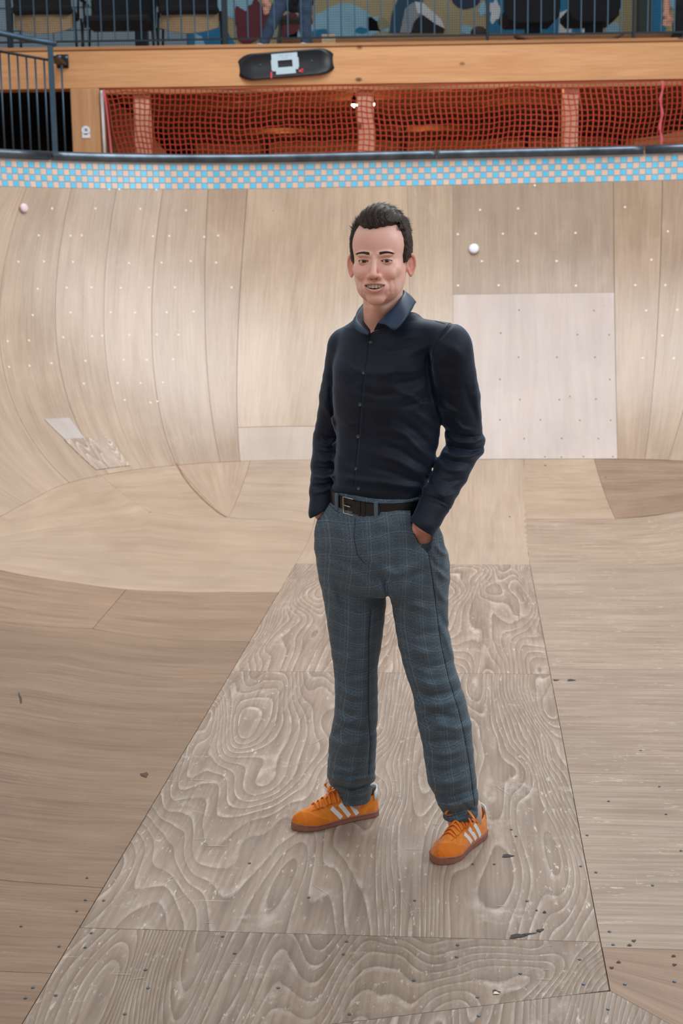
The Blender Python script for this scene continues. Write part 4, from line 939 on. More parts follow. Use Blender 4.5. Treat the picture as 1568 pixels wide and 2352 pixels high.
def body_sdf(x, y, z):
    out = np.full(x.shape, .5, f32)
    hm = z > HC[2] - .17
    if hm.any():
        hx, hf, hz = to_head(x[hm], y[hm], z[hm]); out[hm] = head_sdf(hx, hf, hz) / 1000
    nk = np.array(from_head(5, -26, -60)); low = z < HC[2] - .02
    m = low
    if m.any():
        X_, Y_, Z_ = x[m], y[m], z[m]; d = out[m]
        e = cap(X_, Y_, Z_, tuple(nk), (NB[0] + .002, NB[1], NB[2] - .04), .0465, .056)
        e = smin(e, cap(X_, Y_, Z_, tuple(from_head(0, 30, -95)), (NB[0] + BF[0] * .04, NB[1] + BF[1] * .04, NB[2] - .02), .014, .026), .03)   # throat
        e = smin(e, cap(X_, Y_, Z_, tuple(from_head(50, -24, -50)), (NB[0] + BF[0] * .06 + .012, NB[1] + BF[1] * .06, NB[2] - .05), .009, .012), .02)
        e = smin(e, cap(X_, Y_, Z_, tuple(from_head(-44, -24, -50)), (NB[0] + BF[0] * .06 - .012, NB[1] + BF[1] * .06, NB[2] - .05), .009, .012), .02)
        d = smin(d, e, .007)
        e = loft(X_, Y_, Z_, [(a, b, c, r1 * .80, r2 * .80) for a, b, c, r1, r2 in TORSO], ROT); e = smax(smax(e, Z_ - (NB[2] + .0), .03), PEL[2] - .02 - Z_, .02); d = smin(d, e, .03)
        for sh, el, wr in ((shR, elR, wrR), (shL, elL, wrL)): d = smin(d, chain(X_, Y_, Z_, [(sh, .048), (el, .036), (wr, .022)]), .02)
        d = smin(d, hand_sdf(X_, Y_, Z_, hwR, hdR, 1), .008); d = smin(d, hand_sdf(X_, Y_, Z_, hwL, hdL, -1, (1, .3, 0)), .008)
        for lg in (LEGL, LEGR):
            T = sorted(lg); pts = [((b_, c_, a_), min(r_, q_) * .60) for a_, b_, c_, r_, q_ in T[::4]]; d = smin(d, chain(X_, Y_, Z_, pts), .02)
        d = smin(d, ell(X_, Y_, Z_, (PEL[0], PEL[1], PEL[2]), (.13, .10, .12)), .05)
        for (ft, tt) in (((.032, 4.166, .050), (-.072, 4.117, .042)), ((.361, 3.963, .050), (.304, 3.862, .042))): d = smin(d, cap(X_, Y_, Z_, ft, tt, .020, .017), .006)
        out[m] = d
    return out
# ---- legs: horizontal sections read along both trouser legs
def lrow(py, x0, x1, Y, ry=1.0): p = at((x0 + x1) / 2, py, Y); r = (x1 - x0) / 2 / 3300.0 * Y * 1.0 * 1.03; return (p[2], p[0], Y, r, r * ry)
LEGL = [lrow(*q) for q in ((1250, 727, 872, 3.99, .95), (1300, 733, 878, 4.00, 1.0), (1370, 742, 888, 4.00, 1.05), (1420, 750, 883, 4.0, 1.05), (1480, 759, 876, 4.01, 1.05), (1530, 765, 867, 4.01, 1.1), (1570, 769, 867, 4.02, 1.1), (1640, 768, 868, 4.04, 1.15), (1690, 757, 866, 4.06, 1.15), (1740, 752, 863, 4.10, 1.15),
                           (1775, 751, 861, 4.12, 1.1), (1795, 755, 860, 4.135, 1.1), (1808, 771, 855, 4.15, 1.1), (1825, 772, 852, 4.155, 1.1), (1855, 774, 850, 4.16, 1.1))]
LEGR = [lrow(*q) for q in ((1250, 872, 1019, 3.92, .95), (1300, 880, 1026, 3.92, 1.0), (1370, 897, 1028, 3.92, 1.05), (1420, 905, 1029, 3.92, 1.05), (1480, 914, 1034, 3.92, 1.1), (1540, 930, 1047, 3.92, 1.1), (1600, 949, 1068, 3.92, 1.1), (1660, 958, 1081, 3.92, 1.1), (1720, 971, 1087, 3.92, 1.1), (1790, 980, 1094, 3.925, 1.1),
                           (1830, 998, 1099, 3.94, 1.05), (1860, 1012, 1099, 3.95, 1.05), (1880, 1015, 1097, 3.955, 1.05), (1905, 1016, 1095, 3.955, 1.05))]
PEL = at(876, 1230, 3.95); ANL, ANR = (0.045, 4.125), (.372, 3.94); TOL, TOR = (-.09, 4.055), (.285, 3.81)
PELV = [row(1118, 873, 101, 3.95, .80), row(1150, 873, 110, 3.95, .80), row(1180, 870, 128, 3.95, .76), row(1215, 869, 140, 3.95, .74), row(1250, 871, 145, 3.95, .74), row(1290, 878, 146, 3.955, .74), row(1330, 882, 144, 3.96, .74)]
# ---------------------------------------------------------------- cloth folds: ridges drawn over the front of the figure
def folds(d, x, y, z, L, yc, k=1.0):
    # each fold: list of pixel points, amplitude (mm, + ridge / - valley), width (mm)
    for pts, amp, w in L:
        q = [at(px, py, yc) for px, py in pts]; q = [(p[0], p[2]) for p in q]
        bx0, bx1 = min(p[0] for p in q) - w * .003, max(p[0] for p in q) + w * .003; bz0, bz1 = min(p[1] for p in q) - w * .003, max(p[1] for p in q) + w * .003
        # shift to the depth of each point: compare along the viewing ray
        s_ = yc / np.maximum(y, .1); X_ = x * s_; Z_ = CAMH + (z - CAMH) * s_
        m = (X_ > bx0) & (X_ < bx1) & (Z_ > bz0) & (Z_ < bz1)
        if not m.any(): continue
        xx, zz = X_[m], Z_[m]; best = None; n = len(q) - 1
        for i in range(n):
            a, b = q[i], q[i + 1]; vx, vz = b[0] - a[0], b[1] - a[1]; t = np.clip(((xx - a[0]) * vx + (zz - a[1]) * vz) / (vx * vx + vz * vz + 1e-12), 0, 1)
            e = np.sqrt((xx - a[0] - vx * t) ** 2 + (zz - a[1] - vz * t) ** 2); u = (i + t) / n; v = np.exp(-(e / (w * .001)) ** 2) * (np.sin(np.pi * np.clip(u * .86 + .07, 0, 1))) ** .7
            best = v if best is None else np.maximum(best, v)
        d[m] -= (amp * .001 * k * best).astype(d.dtype)
    return d
SHF = [([(1045, 965), (1060, 985), (1090, 992)], 4, 7), ([(1020, 985), (1045, 998), (1085, 1003), (1104, 998)], -4, 6), ([(1024, 1004), (1050, 1016), (1090, 1018), (1110, 1010)], 5, 7), ([(1022, 1022), (1050, 1032), (1085, 1034), (1110, 1026)], -4, 6),
       ([(1018, 1040), (1045, 1048), (1080, 1049), (1108, 1040)], 5, 7), ([(1014, 1056), (1040, 1062), (1075, 1064)], -3.5, 6), ([(1010, 1072), (1035, 1080), (1065, 1082)], 3, 7), ([(1000, 1100), (1030, 1108), (1060, 1100)], -3, 7), ([(1000, 1125), (1020, 1140), (1050, 1135)], 3.5, 8),
       ([(1060, 950), (1035, 940), (1012, 935)], 3, 8), ([(1010, 900), (1035, 930), (1060, 950)], -2.5, 8), ([(990, 830), (1015, 845), (1050, 850)], -2, 10), ([(1000, 780), (1040, 800), (1070, 830)], 2, 12),
       ([(986, 800), (985, 850), (992, 900), (1003, 950)], -6, 7), ([(1045, 740), (1015, 770), (995, 790)], -2.2, 4), ([(990, 790), (970, 800), (940, 815)], 2.5, 9), ([(985, 840), (950, 852), (910, 850), (880, 860)], 2.5, 8), ([(985, 860), (950, 875), (915, 880)], -2.5, 8),
       ([(985, 880), (950, 905), (915, 915)], 2.5, 8), ([(990, 905), (960, 925), (925, 935)], -3, 7), ([(1000, 930), (965, 925), (935, 905), (915, 900)], 3, 8), ([(1005, 985), (980, 965), (950, 945)], 2.5, 9), ([(1000, 1040), (970, 1005), (935, 975), (905, 960)], -2.5, 9), ([(1000, 1058), (965, 1035), (930, 1000), (900, 985)], 3, 8),
       ([(995, 1078), (960, 1062), (920, 1035), (880, 1020)], -3, 9), ([(990, 1092), (955, 1083), (915, 1060), (870, 1045)], 3, 9), ([(985, 1108), (945, 1103), (900, 1085), (855, 1075)], -2.5, 9), ([(980, 1118), (940, 1118), (880, 1108), (800, 1100)], 3.5, 9),
       ([(835, 900), (870, 910), (905, 905)], -1.8, 8), ([(790, 830), (815, 850), (830, 852)], 2, 8), ([(770, 870), (800, 880), (820, 878)], -1.5, 8), ([(900, 790), (930, 775), (960, 768)], 1.8, 8), ([(860, 800), (900, 810), (940, 800)], -1.5, 8), ([(775, 960), (800, 975), (820, 972)], 1.8, 8), ([(772, 1040), (795, 1060), (815, 1065)], -2, 8), ([(776, 1085), (795, 1098), (815, 1100)], 2.5, 8),
       ([(738, 1000), (752, 1008), (770, 1005)], -4, 5), ([(732, 1018), (750, 1024), (768, 1020)], 4, 5), ([(730, 1038), (748, 1042), (765, 1040)], -3.5, 5), ([(727, 1056), (745, 1060), (764, 1058)], 3.5, 5), ([(725, 1076), (745, 1078), (764, 1076)], -3.5, 5), ([(722, 1095), (742, 1098), (766, 1094)], 3.5, 5), ([(722, 1116), (742, 1116), (768, 1108)], -4, 5), ([(722, 1132), (740, 1130), (760, 1122)], 3, 5),
       ([(745, 930), (760, 960), (768, 985)], 2.5, 7), ([(762, 850), (758, 900), (766, 960)], -2.5, 6), ([(770, 960), (772, 1020), (766, 1080), (772, 1110)], -2.5, 6), ([(755, 880), (748, 930)], 2, 8),
       ([(846, 770), (836, 850), (828, 930), (823, 1003), (815, 1080), (812, 1122)], -.9, 1.6), ([(852, 770), (842, 850), (834, 930), (829, 1003), (821, 1080), (818, 1122)], 1.0, 3.0),
       ([(1090, 870), (1096, 930), (1102, 970)], 2, 8), ([(1065, 880), (1080, 930), (1095, 965)], -2, 9), ([(1030, 1160), (1000, 1145), (968, 1136)], -2.5, 3), ([(1044, 1178), (1015, 1162), (975, 1142), (962, 1138)], -2.0, 2.2)]
TRF = [([(983, 1268), (1000, 1300), (1020, 1312)], -3, 6), ([(1000, 1250), (1012, 1268), (1024, 1275)], 4, 6), ([(1002, 1300), (1015, 1322), (1027, 1330)], 3.5, 7), ([(1000, 1340), (1015, 1372), (1028, 1385)], 3, 8), ([(1005, 1400), (1018, 1430), (1030, 1450)], -3, 8), ([(1015, 1440), (1028, 1480), (1040, 1510)], 3, 8),
       ([(850, 1290), (870, 1305), (910, 1320), (950, 1300)], 4, 12), ([(838, 1285), (860, 1320), (890, 1345)], -5, 9), ([(800, 1300), (840, 1320), (880, 1350)], -4, 10), ([(760, 1290), (800, 1310), (840, 1320)], 3, 12), ([(740, 1270), (780, 1290), (830, 1300)], -3, 9), ([(745, 1330), (770, 1370), (785, 1400)], 3, 8),
       ([(770, 1340), (790, 1400), (800, 1450)], -2.5, 10), ([(905, 1320), (900, 1350), (905, 1380)], 3, 10), ([(930, 1340), (950, 1320), (975, 1310)], -4, 12), ([(920, 1400), (950, 1390), (985, 1400)], 3, 12), ([(925, 1440), (960, 1460), (1000, 1450)], -3, 12), ([(940, 1490), (980, 1500), (1020, 1490)], 3, 11), ([(945, 1520), (985, 1535), (1030, 1520)], -3, 10),
       ([(958, 1560), (990, 1575), (1040, 1562)], 4, 11), ([(955, 1590), (985, 1600), (1040, 1590), (1060, 1580)], -4, 10), ([(960, 1620), (1000, 1622), (1050, 1610)], 4, 11), ([(970, 1650), (1005, 1640), (1045, 1650)], -5, 10), ([(975, 1680), (1010, 1668), (1050, 1675), (1078, 1665)], 4, 11), ([(975, 1705), (1015, 1700), (1060, 1700)], -3.5, 9), ([(985, 1730), (1020, 1735), (1080, 1720)], 3.5, 10), ([(985, 1765), (1020, 1770), (1075, 1755)], -3, 10),
       ([(990, 1800), (1030, 1800), (1080, 1785)], 3.5, 11), ([(1000, 1825), (1040, 1828), (1090, 1810)], -4, 8), ([(1010, 1848), (1045, 1852), (1090, 1835)], 6, 7), ([(1015, 1868), (1045, 1868), (1095, 1852)], -5, 6), ([(1020, 1882), (1055, 1884), (1092, 1872)], 3, 6), ([(1062, 1845), (1080, 1860), (1092, 1862)], -4, 5),
       ([(772, 1500), (800, 1510), (850, 1500)], 3, 12), ([(775, 1540), (800, 1555), (855, 1545)], -3, 10), ([(780, 1580), (805, 1600), (840, 1600)], 4, 11), ([(775, 1600), (790, 1635), (820, 1650)], -3.5, 10), ([(775, 1650), (800, 1662), (835, 1640)], 3.5, 10), ([(770, 1690), (795, 1670), (835, 1680), (862, 1675)], -4.5, 10), ([(762, 1700), (790, 1710), (840, 1705)], 4, 11), ([(760, 1735), (800, 1742), (850, 1735)], -3, 10),
       ([(758, 1765), (800, 1772), (855, 1762)], 4, 9), ([(756, 1783), (800, 1794), (858, 1785)], 7, 8), ([(772, 1806), (810, 1812), (856, 1800)], -8, 6), ([(780, 1826), (815, 1830), (850, 1822)], 3, 7), ([(851, 1500), (846, 1560), (846, 1640), (850, 1700), (846, 1780)], -2.5, 3.5), ([(851, 1400), (848, 1450), (846, 1500)], -2, 3.5),
       ([(815, 1188), (812, 1235), (820, 1275), (838, 1296)], -1.3, 2.0), ([(841, 1188), (838, 1230), (836, 1265)], 2.0, 6), ([(758, 1160), (770, 1172), (780, 1178)], -2, 1.6), ([(985, 1270), (993, 1330), (1002, 1400), (1012, 1480), (1030, 1560), (1052, 1630), (1066, 1690), (1078, 1760), (1086, 1830), (1092, 1850)], -1.6, 2.2),
       ([(893, 1375), (884, 1330), (870, 1300)], -5, 8), ([(770, 1200), (790, 1230), (800, 1260)], 2, 12), ([(870, 1200), (910, 1215), (935, 1240)], 2, 14)]
def beltz(x, y, off):   # height of a tilted waist plane at px rows around the belt
    return ZBELT + off + BTX * (x - PELV[0][1]) + BTY * (y - 3.95)
_pa, _pb, _pc = at(832, 1163, 3.865), at(775, 1137, 3.96), at(975, 1141, 3.93)
_M = np.array([[1, p[0] - PELV[0][1], p[1] - 3.95] for p in (_pa, _pb, _pc)]); ZBELT, BTX, BTY = np.linalg.solve(_M, np.array([p[2] for p in (_pa, _pb, _pc)]))
def shirt_sdf(x, y, z):
    d = loft(x, y, z, TORSO, ROT, 2.2)
    d = smax(d, z - (NB[2] + .028), .02)
    d = smin(d, cap(x, y, z, (NB[0], NB[1] + .01, NB[2] - .022), mix3(shR, (shR[0], shR[1], shR[2] + .02), 1), .052, .050), .035)
    d = smin(d, cap(x, y, z, (NB[0], NB[1] + .01, NB[2] - .022), (shL[0], shL[1], shL[2] + .014), .052, .046), .035)
    hemc = beltz(x, y, .006) ; d = smax(d, hemc - z, .004)
    sR = chain(x, y, z, [(shR, .060), (mix3(shR, elR, .5), .057), (elR, .050), (mix3(elR, wrR, .35), .047), (mix3(elR, wrR, .72), .043)], .012)
    sR = smin(sR, cap(x, y, z, mix3(elR, wrR, .66), mix3(elR, wrR, 1.0), .0425, .0395), .006)
    ax = np.array(wrR) - np.array(elR); ax = ax / np.linalg.norm(ax); cu = (x - wrR[0]) * ax[0] + (y - wrR[1]) * ax[1] + (z - wrR[2]) * ax[2]
    tl = at(945, 1197, 3.80); tr = at(993, 1229, 3.80); ld = np.array(tr) - np.array(tl); nn_ = np.array([-ld[2], 0, ld[0]]); nn_ /= np.linalg.norm(nn_); nn_ *= -1 if nn_[2] > 0 else 1
    cut = (x - tl[0]) * nn_[0] + (z - tl[2]) * nn_[2]; sR = smax(sR, cut, .002)
    tl2 = at(716, 1186, 4.0); tr2 = at(768, 1150, 4.0); ld = np.array(tr2) - np.array(tl2); n2 = np.array([-ld[2], 0, ld[0]]); n2 /= np.linalg.norm(n2); n2 *= -1 if n2[2] > 0 else 1
    sL = chain(x, y, z, [(shL, .054), (mix3(shL, elL, .5), .050), (elL, .046), (mix3(elL, wrL, .35), .043), (mix3(elL, wrL, .75), .039)], .012)
    sL = smin(sL, cap(x, y, z, mix3(elL, wrL, .7), mix3(elL, wrL, 1.05), .037, .034), .006); sL = smax(sL, (x - tl2[0]) * n2[0] + (z - tl2[2]) * n2[2], .002)
    d = smin(d, sR, .011); d = smin(d, sL, .012)
    d = folds(d, x, y, z, SHF, 3.85, 2.1)
    # fine creases
    d -= (.0011 * np.sin(x * 61 + z * 93 + 1.3 * np.sin(z * 47)) * np.sin(z * 71 - x * 37)).astype(d.dtype) * sst(-.02, .1, 1.45 - z)
    # neck opening
    e = cap(x, y, z, (NB[0] + BF[0] * .004, NB[1] + BF[1] * .004, NB[2] + .050), (NB[0] + BF[0] * .004, NB[1] + BF[1] * .004, NB[2] + .12), .056, .060)
    a, b, c = at(851, 768, 3.82), at(828, 722, 3.82), at(905, 722, 3.82)
    def half(p, q): vx, vz = q[0] - p[0], q[2] - p[2]; L = math.hypot(vx, vz); return ((x - p[0]) * vz - (z - p[2]) * vx) / L
    v = np.maximum(half(b, a) * 1.0, half(a, c) * 1.0); s1 = half(b, a); s2 = half(a, c)
    inn = np.maximum(s1, s2) if True else v
    v = np.maximum(np.maximum(inn, y - 3.93), -(y - 3.6)); d = smax(d, -np.minimum(e, v), .003)
    return d
PKR = [(952, 1150), (944, 1172), (945, 1200), (951, 1224), (960, 1243), (972, 1258), (983, 1270), (988, 1258), (991, 1235), (994, 1200), (996, 1160)]
def poly2(x, z, pts, yc, y):
    s_ = yc / np.maximum(y, .1); X_ = x * s_; Z_ = CAMH + (z - CAMH) * s_; q = [at(a, b, yc) for a, b in pts]; q = [(p[0], p[2]) for p in q]
    dd = np.full(x.shape, 1e9); ins = np.zeros(x.shape, bool)
    for i in range(len(q)):
        a, b = q[i], q[(i + 1) % len(q)]; vx, vz = b[0] - a[0], b[1] - a[1]; t = np.clip(((X_ - a[0]) * vx + (Z_ - a[1]) * vz) / (vx * vx + vz * vz), 0, 1)
        dd = np.minimum(dd, np.sqrt((X_ - a[0] - vx * t) ** 2 + (Z_ - a[1] - vz * t) ** 2))
        c = ((a[1] > Z_) != (b[1] > Z_)) & (X_ < (b[0] - a[0]) * (Z_ - a[1]) / (b[1] - a[1] + 1e-12) + a[0]); ins ^= c
    return np.where(ins, -dd, dd)
def trouser_sdf(x, y, z):
    p = loft(x, y, z, PELV, ROT, 2.1); p = smax(p, PELV[-1][0] - .035 - z, .07)
    zt1 = zr_(1262); a = smax(loft(x, y, z, LEGL, math.radians(-15)), z - zt1, .02); b = smax(loft(x, y, z, LEGR, math.radians(-15)), z - zt1, .02)
    lg = smin(a, b, .012); d = smin(p, lg, .03)
    d = smax(d, -cap(x, y, z, tuple(at(893, 1395, 3.85)), tuple(at(893, 1395, 4.2)), .008, .008), .03) if False else d
    d = smin(d, ell(x, y, z, tuple(at(985, 1262, 3.85)), (.042, .040, .075)), .03); d = smin(d, ell(x, y, z, tuple(at(757, 1225, 3.98)), (.036, .045, .06)), .03)
    d = smax(d, z - beltz(x, y, .028), .003)
    hl = at(812, 1850, 4.11); hr = at(1055, 1899, 3.87)
    d = smax(d, np.where(x < .2, hl[2] - z - (x - hl[0]) * .0, hr[2] - z), .004)
    d = folds(d, x, y, z, TRF, 3.85, 2.2)
    d -= (.0009 * np.sin(x * 70 + z * 60) * np.sin(z * 83 - x * 41)).astype(d.dtype)
    fr = y < 3.93; q = poly2(x, z, PKR, 3.80, y)
    d = d + np.where(fr, .022 * sst(.0015, -.0015, q), 0)
    return d
bx3 = lambda h: (rng(-.13, .45, h), rng(3.68, 4.26, h))
import time as _t; _t0 = _t.time()
hx0, hx1 = HC[0] - .125, HC[0] + .125
xs = np.concatenate([np.arange(-.14, hx0 - .001, .005), rng(hx0, hx1, .00145), np.arange(hx1 + .005, .44, .005)])
ys = np.concatenate([np.arange(3.66, 3.735, .005), rng(3.737, 4.0, .0016), np.arange(4.005, 4.25, .005)])
zs = np.concatenate([np.arange(.012, 1.30, .005), np.arange(1.30, HC[2] - .15, .003), rng(HC[2] - .147, HC[2] + .145, .0014)])
BV, BFc = sdf_mesh(body_sdf, xs, ys, zs, 8, .006)
print('body', len(BV), _t.time() - _t0); _t0 = _t.time()
# skin
sk_ = NT('skin', .42, .45); at_ = sk_.n('ShaderNodeAttribute', attribute_name='skin'); nz_ = sk_.noise(sk_.coord(), 130.0, 3.0); nz2 = sk_.noise(sk_.coord(), 26.0, 3.0)
cc = sk_.mix(sk_.ramp(nz2, .35, .65, 0, .14), at_.outputs['Color'], lin((222, 150, 130))); cc = sk_.mix(sk_.ramp(nz_, .3, .75, 0, .08), cc, lin((180, 120, 100)))
sk_.l(cc, sk_.b.inputs['Base Color']); sk_.b.inputs['Subsurface Weight'].default_value = .12; sk_.b.inputs['Subsurface Radius'].default_value = (.012, .004, .002); sk_.b.inputs['Subsurface Scale'].default_value = 1.0
sk_.bump(nz_, .12, .0006)
body = np_mesh('body', BV, BFc, sk_.m, person)
hx, hf, hz = to_head(BV[:, 0], BV[:, 1], BV[:, 2]); ahx = np.abs(hx)
base = np.array(lin((252, 204, 188))[:3]); C_ = np.tile(base, (len(BV), 1))
def tint(mask, col):
    global C_
    C_ = C_ * (1 - mask[:, None]) + np.array(lin(col)[:3]) * mask[:, None]
gs = lambda cx, cf, cz, rx, rf, rz, a=None: np.exp(-(((ahx if a is None else a) - cx) / rx) ** 2 - ((hf - cf) / rf) ** 2 - ((hz - cz) / rz) ** 2)
tint(.55 * gs(36, 70, -34, 20, 30, 18), (222, 138, 122)); tint(.5 * gs(0, 106, -38, 14, 20, 12), (218, 134, 118)); tint(.35 * gs(0, 80, 55, 50, 60, 25), (222, 150, 128))
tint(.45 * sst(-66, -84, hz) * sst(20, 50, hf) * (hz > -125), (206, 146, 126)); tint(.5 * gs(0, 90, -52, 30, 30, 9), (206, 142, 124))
tint(.6 * gs(31, 84, -6, 18, 20, 5), (206, 138, 122)); tint(.55 * gs(30, 84, 8, 20, 20, 5), (204, 138, 118))
ear_m = sst(70, 76, ahx) * sst(-60, -45, hz) * sst(40, 28, hz) * sst(30, 15, hf); tint(.6 * ear_m, (224, 130, 112))
q_ = np.clip(ahx / 28, 0, 1)
ulip = np.exp(-((hz - (-58.6 - 3.6 * q_ ** 2)) / 2.6) ** 2) * (ahx < 28) * (hf > 74); llip = np.exp(-((hz - (-78.0 + 13 * q_ ** 2)) / 3.6) ** 2) * (ahx < 27) * (hf > 74)
tint(.75 * ulip, (184, 98, 92)); tint(.8 * llip, (212, 128, 126))
zu_ = -60.0 - 3.2 * q_ ** 2; zl_ = -63.8 - 9.9 * (1 - q_ ** 2); cav = ((hz < zu_ + .3) & (hz > zl_ - .3) & (ahx < 28) & (hf < 90 - 13 * q_ ** 2) & (hf > 60)).astype(float); tint(cav, (70, 24, 22))
e_ = (ahx - 30.5) / 14.5; lidm = np.exp(-((hz - (3.3 * (1 - e_ * e_) - .2)) / .9) ** 2) * (np.abs(e_) < 1.05) * (hf > 66); tint(.9 * lidm, (60, 34, 28))
lid2 = np.exp(-((hz - (-4.4 * (1 - e_ * e_) - .9)) / .8) ** 2) * (np.abs(e_) < 1.0) * (hf > 66); tint(.4 * lid2, (150, 84, 74))
tint(.7 * np.exp(-((ahx - 6.5) / 3.2) ** 2 - ((hz + 47.5) / 2.4) ** 2) * (hf > 84), (110, 50, 44))
hand_m = (BV[:, 2] < 1.05).astype(float); tint(.75 * hand_m, (218, 142, 122))
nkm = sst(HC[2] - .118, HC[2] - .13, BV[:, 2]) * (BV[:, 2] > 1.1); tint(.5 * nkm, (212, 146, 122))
vcol(body, 'skin', C_)
# ---- eyes
eye_w = simple('eye_white', (216, 208, 202), .2, spec=.6); iris_m = simple('brown_iris', (62, 42, 30), .15, spec=.7); pup = simple('pupil', (6, 5, 5), .08)
for s in (-1, 1):
    c = from_head(s * 30.5, 69, -1); mb = MB(); n = 18
    V = [tuple(c + .0119 * np.array([math.sin(p) * math.cos(q), -math.cos(p), math.sin(p) * math.sin(q)])) for p in [math.pi * (i + .5) / n for i in range(n)] for q in [2 * math.pi * k / n for k in range(n)]]
    F = [(i * n + k, i * n + (k + 1) % n, (i + 1) * n + (k + 1) % n, (i + 1) * n + k) for i in range(n - 1) for k in range(n)] + [tuple(range(n))[::-1], tuple((n - 1) * n + k for k in range(n))]
    ey = link('eye', V, F, eye_w, None, True); keep(ey, person)
    look = (Vector(C0) - Vector(c)).normalized(); R = look.to_track_quat('Z', 'Y').to_matrix()
    o = MB().lathe([(.0060, .0103), (.0056, .0108), (.0028, .0119), (.0026, .0121), (.001, .0122)], tuple(c), 20, R).build('iris', iris_m, None, True); keep(o, person); o.parent = ey; o.matrix_parent_inverse = ey.matrix_parent_inverse
    o.matrix_parent_inverse = Matrix.Identity(4)
    o2 = MB().lathe([(.0024, .01215), (.0022, .01245), (.0005, .0126)], tuple(c), 14, R).build('pupil', pup, None, True); o2.parent = ey
# ---- teeth
tm_ = simple('tooth_enamel', (244, 232, 214), .25, var=.03); xs_ = [-24.5, -19.8, -13.6, -7.9, -.2, 8.0, 13.9, 20.0, 24.6]
tx = [0]; ws = [8.6, 6.8, 7.6, 6.4, 6.0]; acc_ = 0
for s in (-1, 1):
    u = .15
    for k, w_ in enumerate(ws):
        xm = s * (u + w_ / 2); u += w_ * (1 - .07 * k); q2 = xm / 28.0; fz = 85.5 - 15 * q2 * q2; hgt_ = (13.6, 12.8, 12.6, 10.6, 8.6)[k]
        mb = MB(); yaw_t = s * math.radians(9 * k + 3); Rt = Matrix.Rotation(-YAW, 3, 'Z') @ Matrix.Rotation(yaw_t, 3, 'Z')
        mb.box(tuple(from_head(xm, fz, -59.5 - hgt_ / 2 + 2.4)), (w_ * .00097, .004, hgt_ * .001), bev=.0011, R=Rt); keep(mb.build('tooth', tm_, None, True), person)
# ---- eyebrows and lashes as short hairs
HBV = bvh_of(BV, BFc)
def surf_head(hx_, hz_):
    o = from_head(hx_, 160, hz_); dr = from_head(hx_, 0, hz_) - o; h = HBV.ray_cast(Vector(o), Vector(dr).normalized()); return h[0], h[1]
hair_m = NT('dark_brown_hair', .5, .35); ha = hair_m.n('ShaderNodeAttribute', attribute_name='hairtone'); hair_m.l(ha.outputs['Color'], hair_m.b.inputs['Base Color'])
def strands(name, items, mat, tone0=(46, 34, 28), tone1=(96, 76, 64)):
    V = []; F = []; Cc = []
    for (p, d, n, L, w, curl) in items:
        s_ = d.cross(n);
        if s_.length < 1e-6: continue
        s_.normalize(); b = len(V); t_ = random.random() ** 1.6; c = [lerp(lin(tone0)[i], lin(tone1)[i], t_) for i in range(3)]
        m = 3
        for j in range(m + 1):
            u = j / m; q = p + d * (L * u) + n * (curl * u * u * L) ; ww = w * (1 - u * .85)
            V += [q - s_ * ww, q + n * ww * .9, q + s_ * ww]; Cc += [c] * 3
        for j in range(m):
            a = b + 3 * j; F += [(a, a + 1, a + 4, a + 3), (a + 1, a + 2, a + 5, a + 4)]
    o = link(name, V, F, mat, None, True); vcol(o, 'hairtone', np.array(Cc)); keep(o, person); return o
for s in (-1, 1):
    it = []
    for k in range(420):
        u = random.random(); ax_ = 12 + 36 * u; zc = 17.5 + 5.0 * math.sin(min(u * 1.15, 1) * math.pi * .62) - 3.2 * u * u; wd = 3.6 * (1 - u) ** .5 + 1.2
        p, n = surf_head(s * ax_, zc + random.uniform(-.5, .5) * wd * 1.5)
        if p is None: continue
        dv = Vector(from_head(s * (ax_ + 4), 88, zc + 1.6 - 3 * u)) - Vector(from_head(s * ax_, 88, zc)); dv = (dv - n * dv.dot(n)).normalized()
        it.append((p, dv, n, .0055, .00028, .25))
    strands('eyebrow', it, hair_m.m, (46, 32, 26), (92, 66, 52))
# ---- hair
def hair_reg(x, f, z):
    ax = np.abs(x)
    side = np.maximum(f - (30 - 6 * sst(20, -10, z)), -(z - np.interp(f, [-90, -45, -25, 6, 10, 40], [-62, -58, -2, 4, -8, -8])))
    top = (82 + 5 * np.sin(x * .05) - .10 * x + .0045 * ax ** 2 * (ax < 60)) - z
    return np.minimum(side, top)
def hair_sdf(x, y, z):
    hx, hf, hz = to_head(x, y, z)
    o = ell(hx, hf, hz, (1, -12, 44), (83, 96, 104)); o = smin(o, ell(hx, hf, hz, (2, 34, 100), (48, 46, 42)), 12)
    o = smin(o, ell(hx, hf, hz, (0, -20, 10), (80, 84, 70)), 10)
    an = np.arctan2(hx, hz - 60); o = o + 1.2 * np.sin(hx * .42 + 2.0 * np.sin(hf * .11) + hz * .08) * sst(40, 90, hz) + .8 * np.sin(hx * .9 + hf * .6 + hz * .5)
    r = hair_reg(hx, hf + .8 * np.sin(hz * .35), hz + 1.2 * np.sin(hx * .35) + .5 * np.sin(hx * 1.1))
    tp_ = sst(0, 16, -r)                                     # thin at the hairline, full behind it
    skin = head_sdf_lite(hx, hf, hz)
    o = np.maximum(o, skin - (1.5 + 30 * tp_)); o = smax(o, r, 3.0)
    return smax(o, -(skin + 6), 1.0) / 1000
def head_sdf_lite(x, f, z):
    d = ell(x, f, z, (0, -10, 40), (75, 90, 86)); d = smin(d, ell(x, f, z, (0, 30, 42), (63, 54, 58)), 14); return smin(d, ell(x, f, z, (0, 27, -20), (65, 57, 62)), 16)
HV, HF = sdf_mesh(hair_sdf, rng(HC[0] - .105, HC[0] + .105, .0019), rng(HC[1] - .11, HC[1] + .13, .0019), rng(HC[2] - .08, HC[2] + .165, .0019))
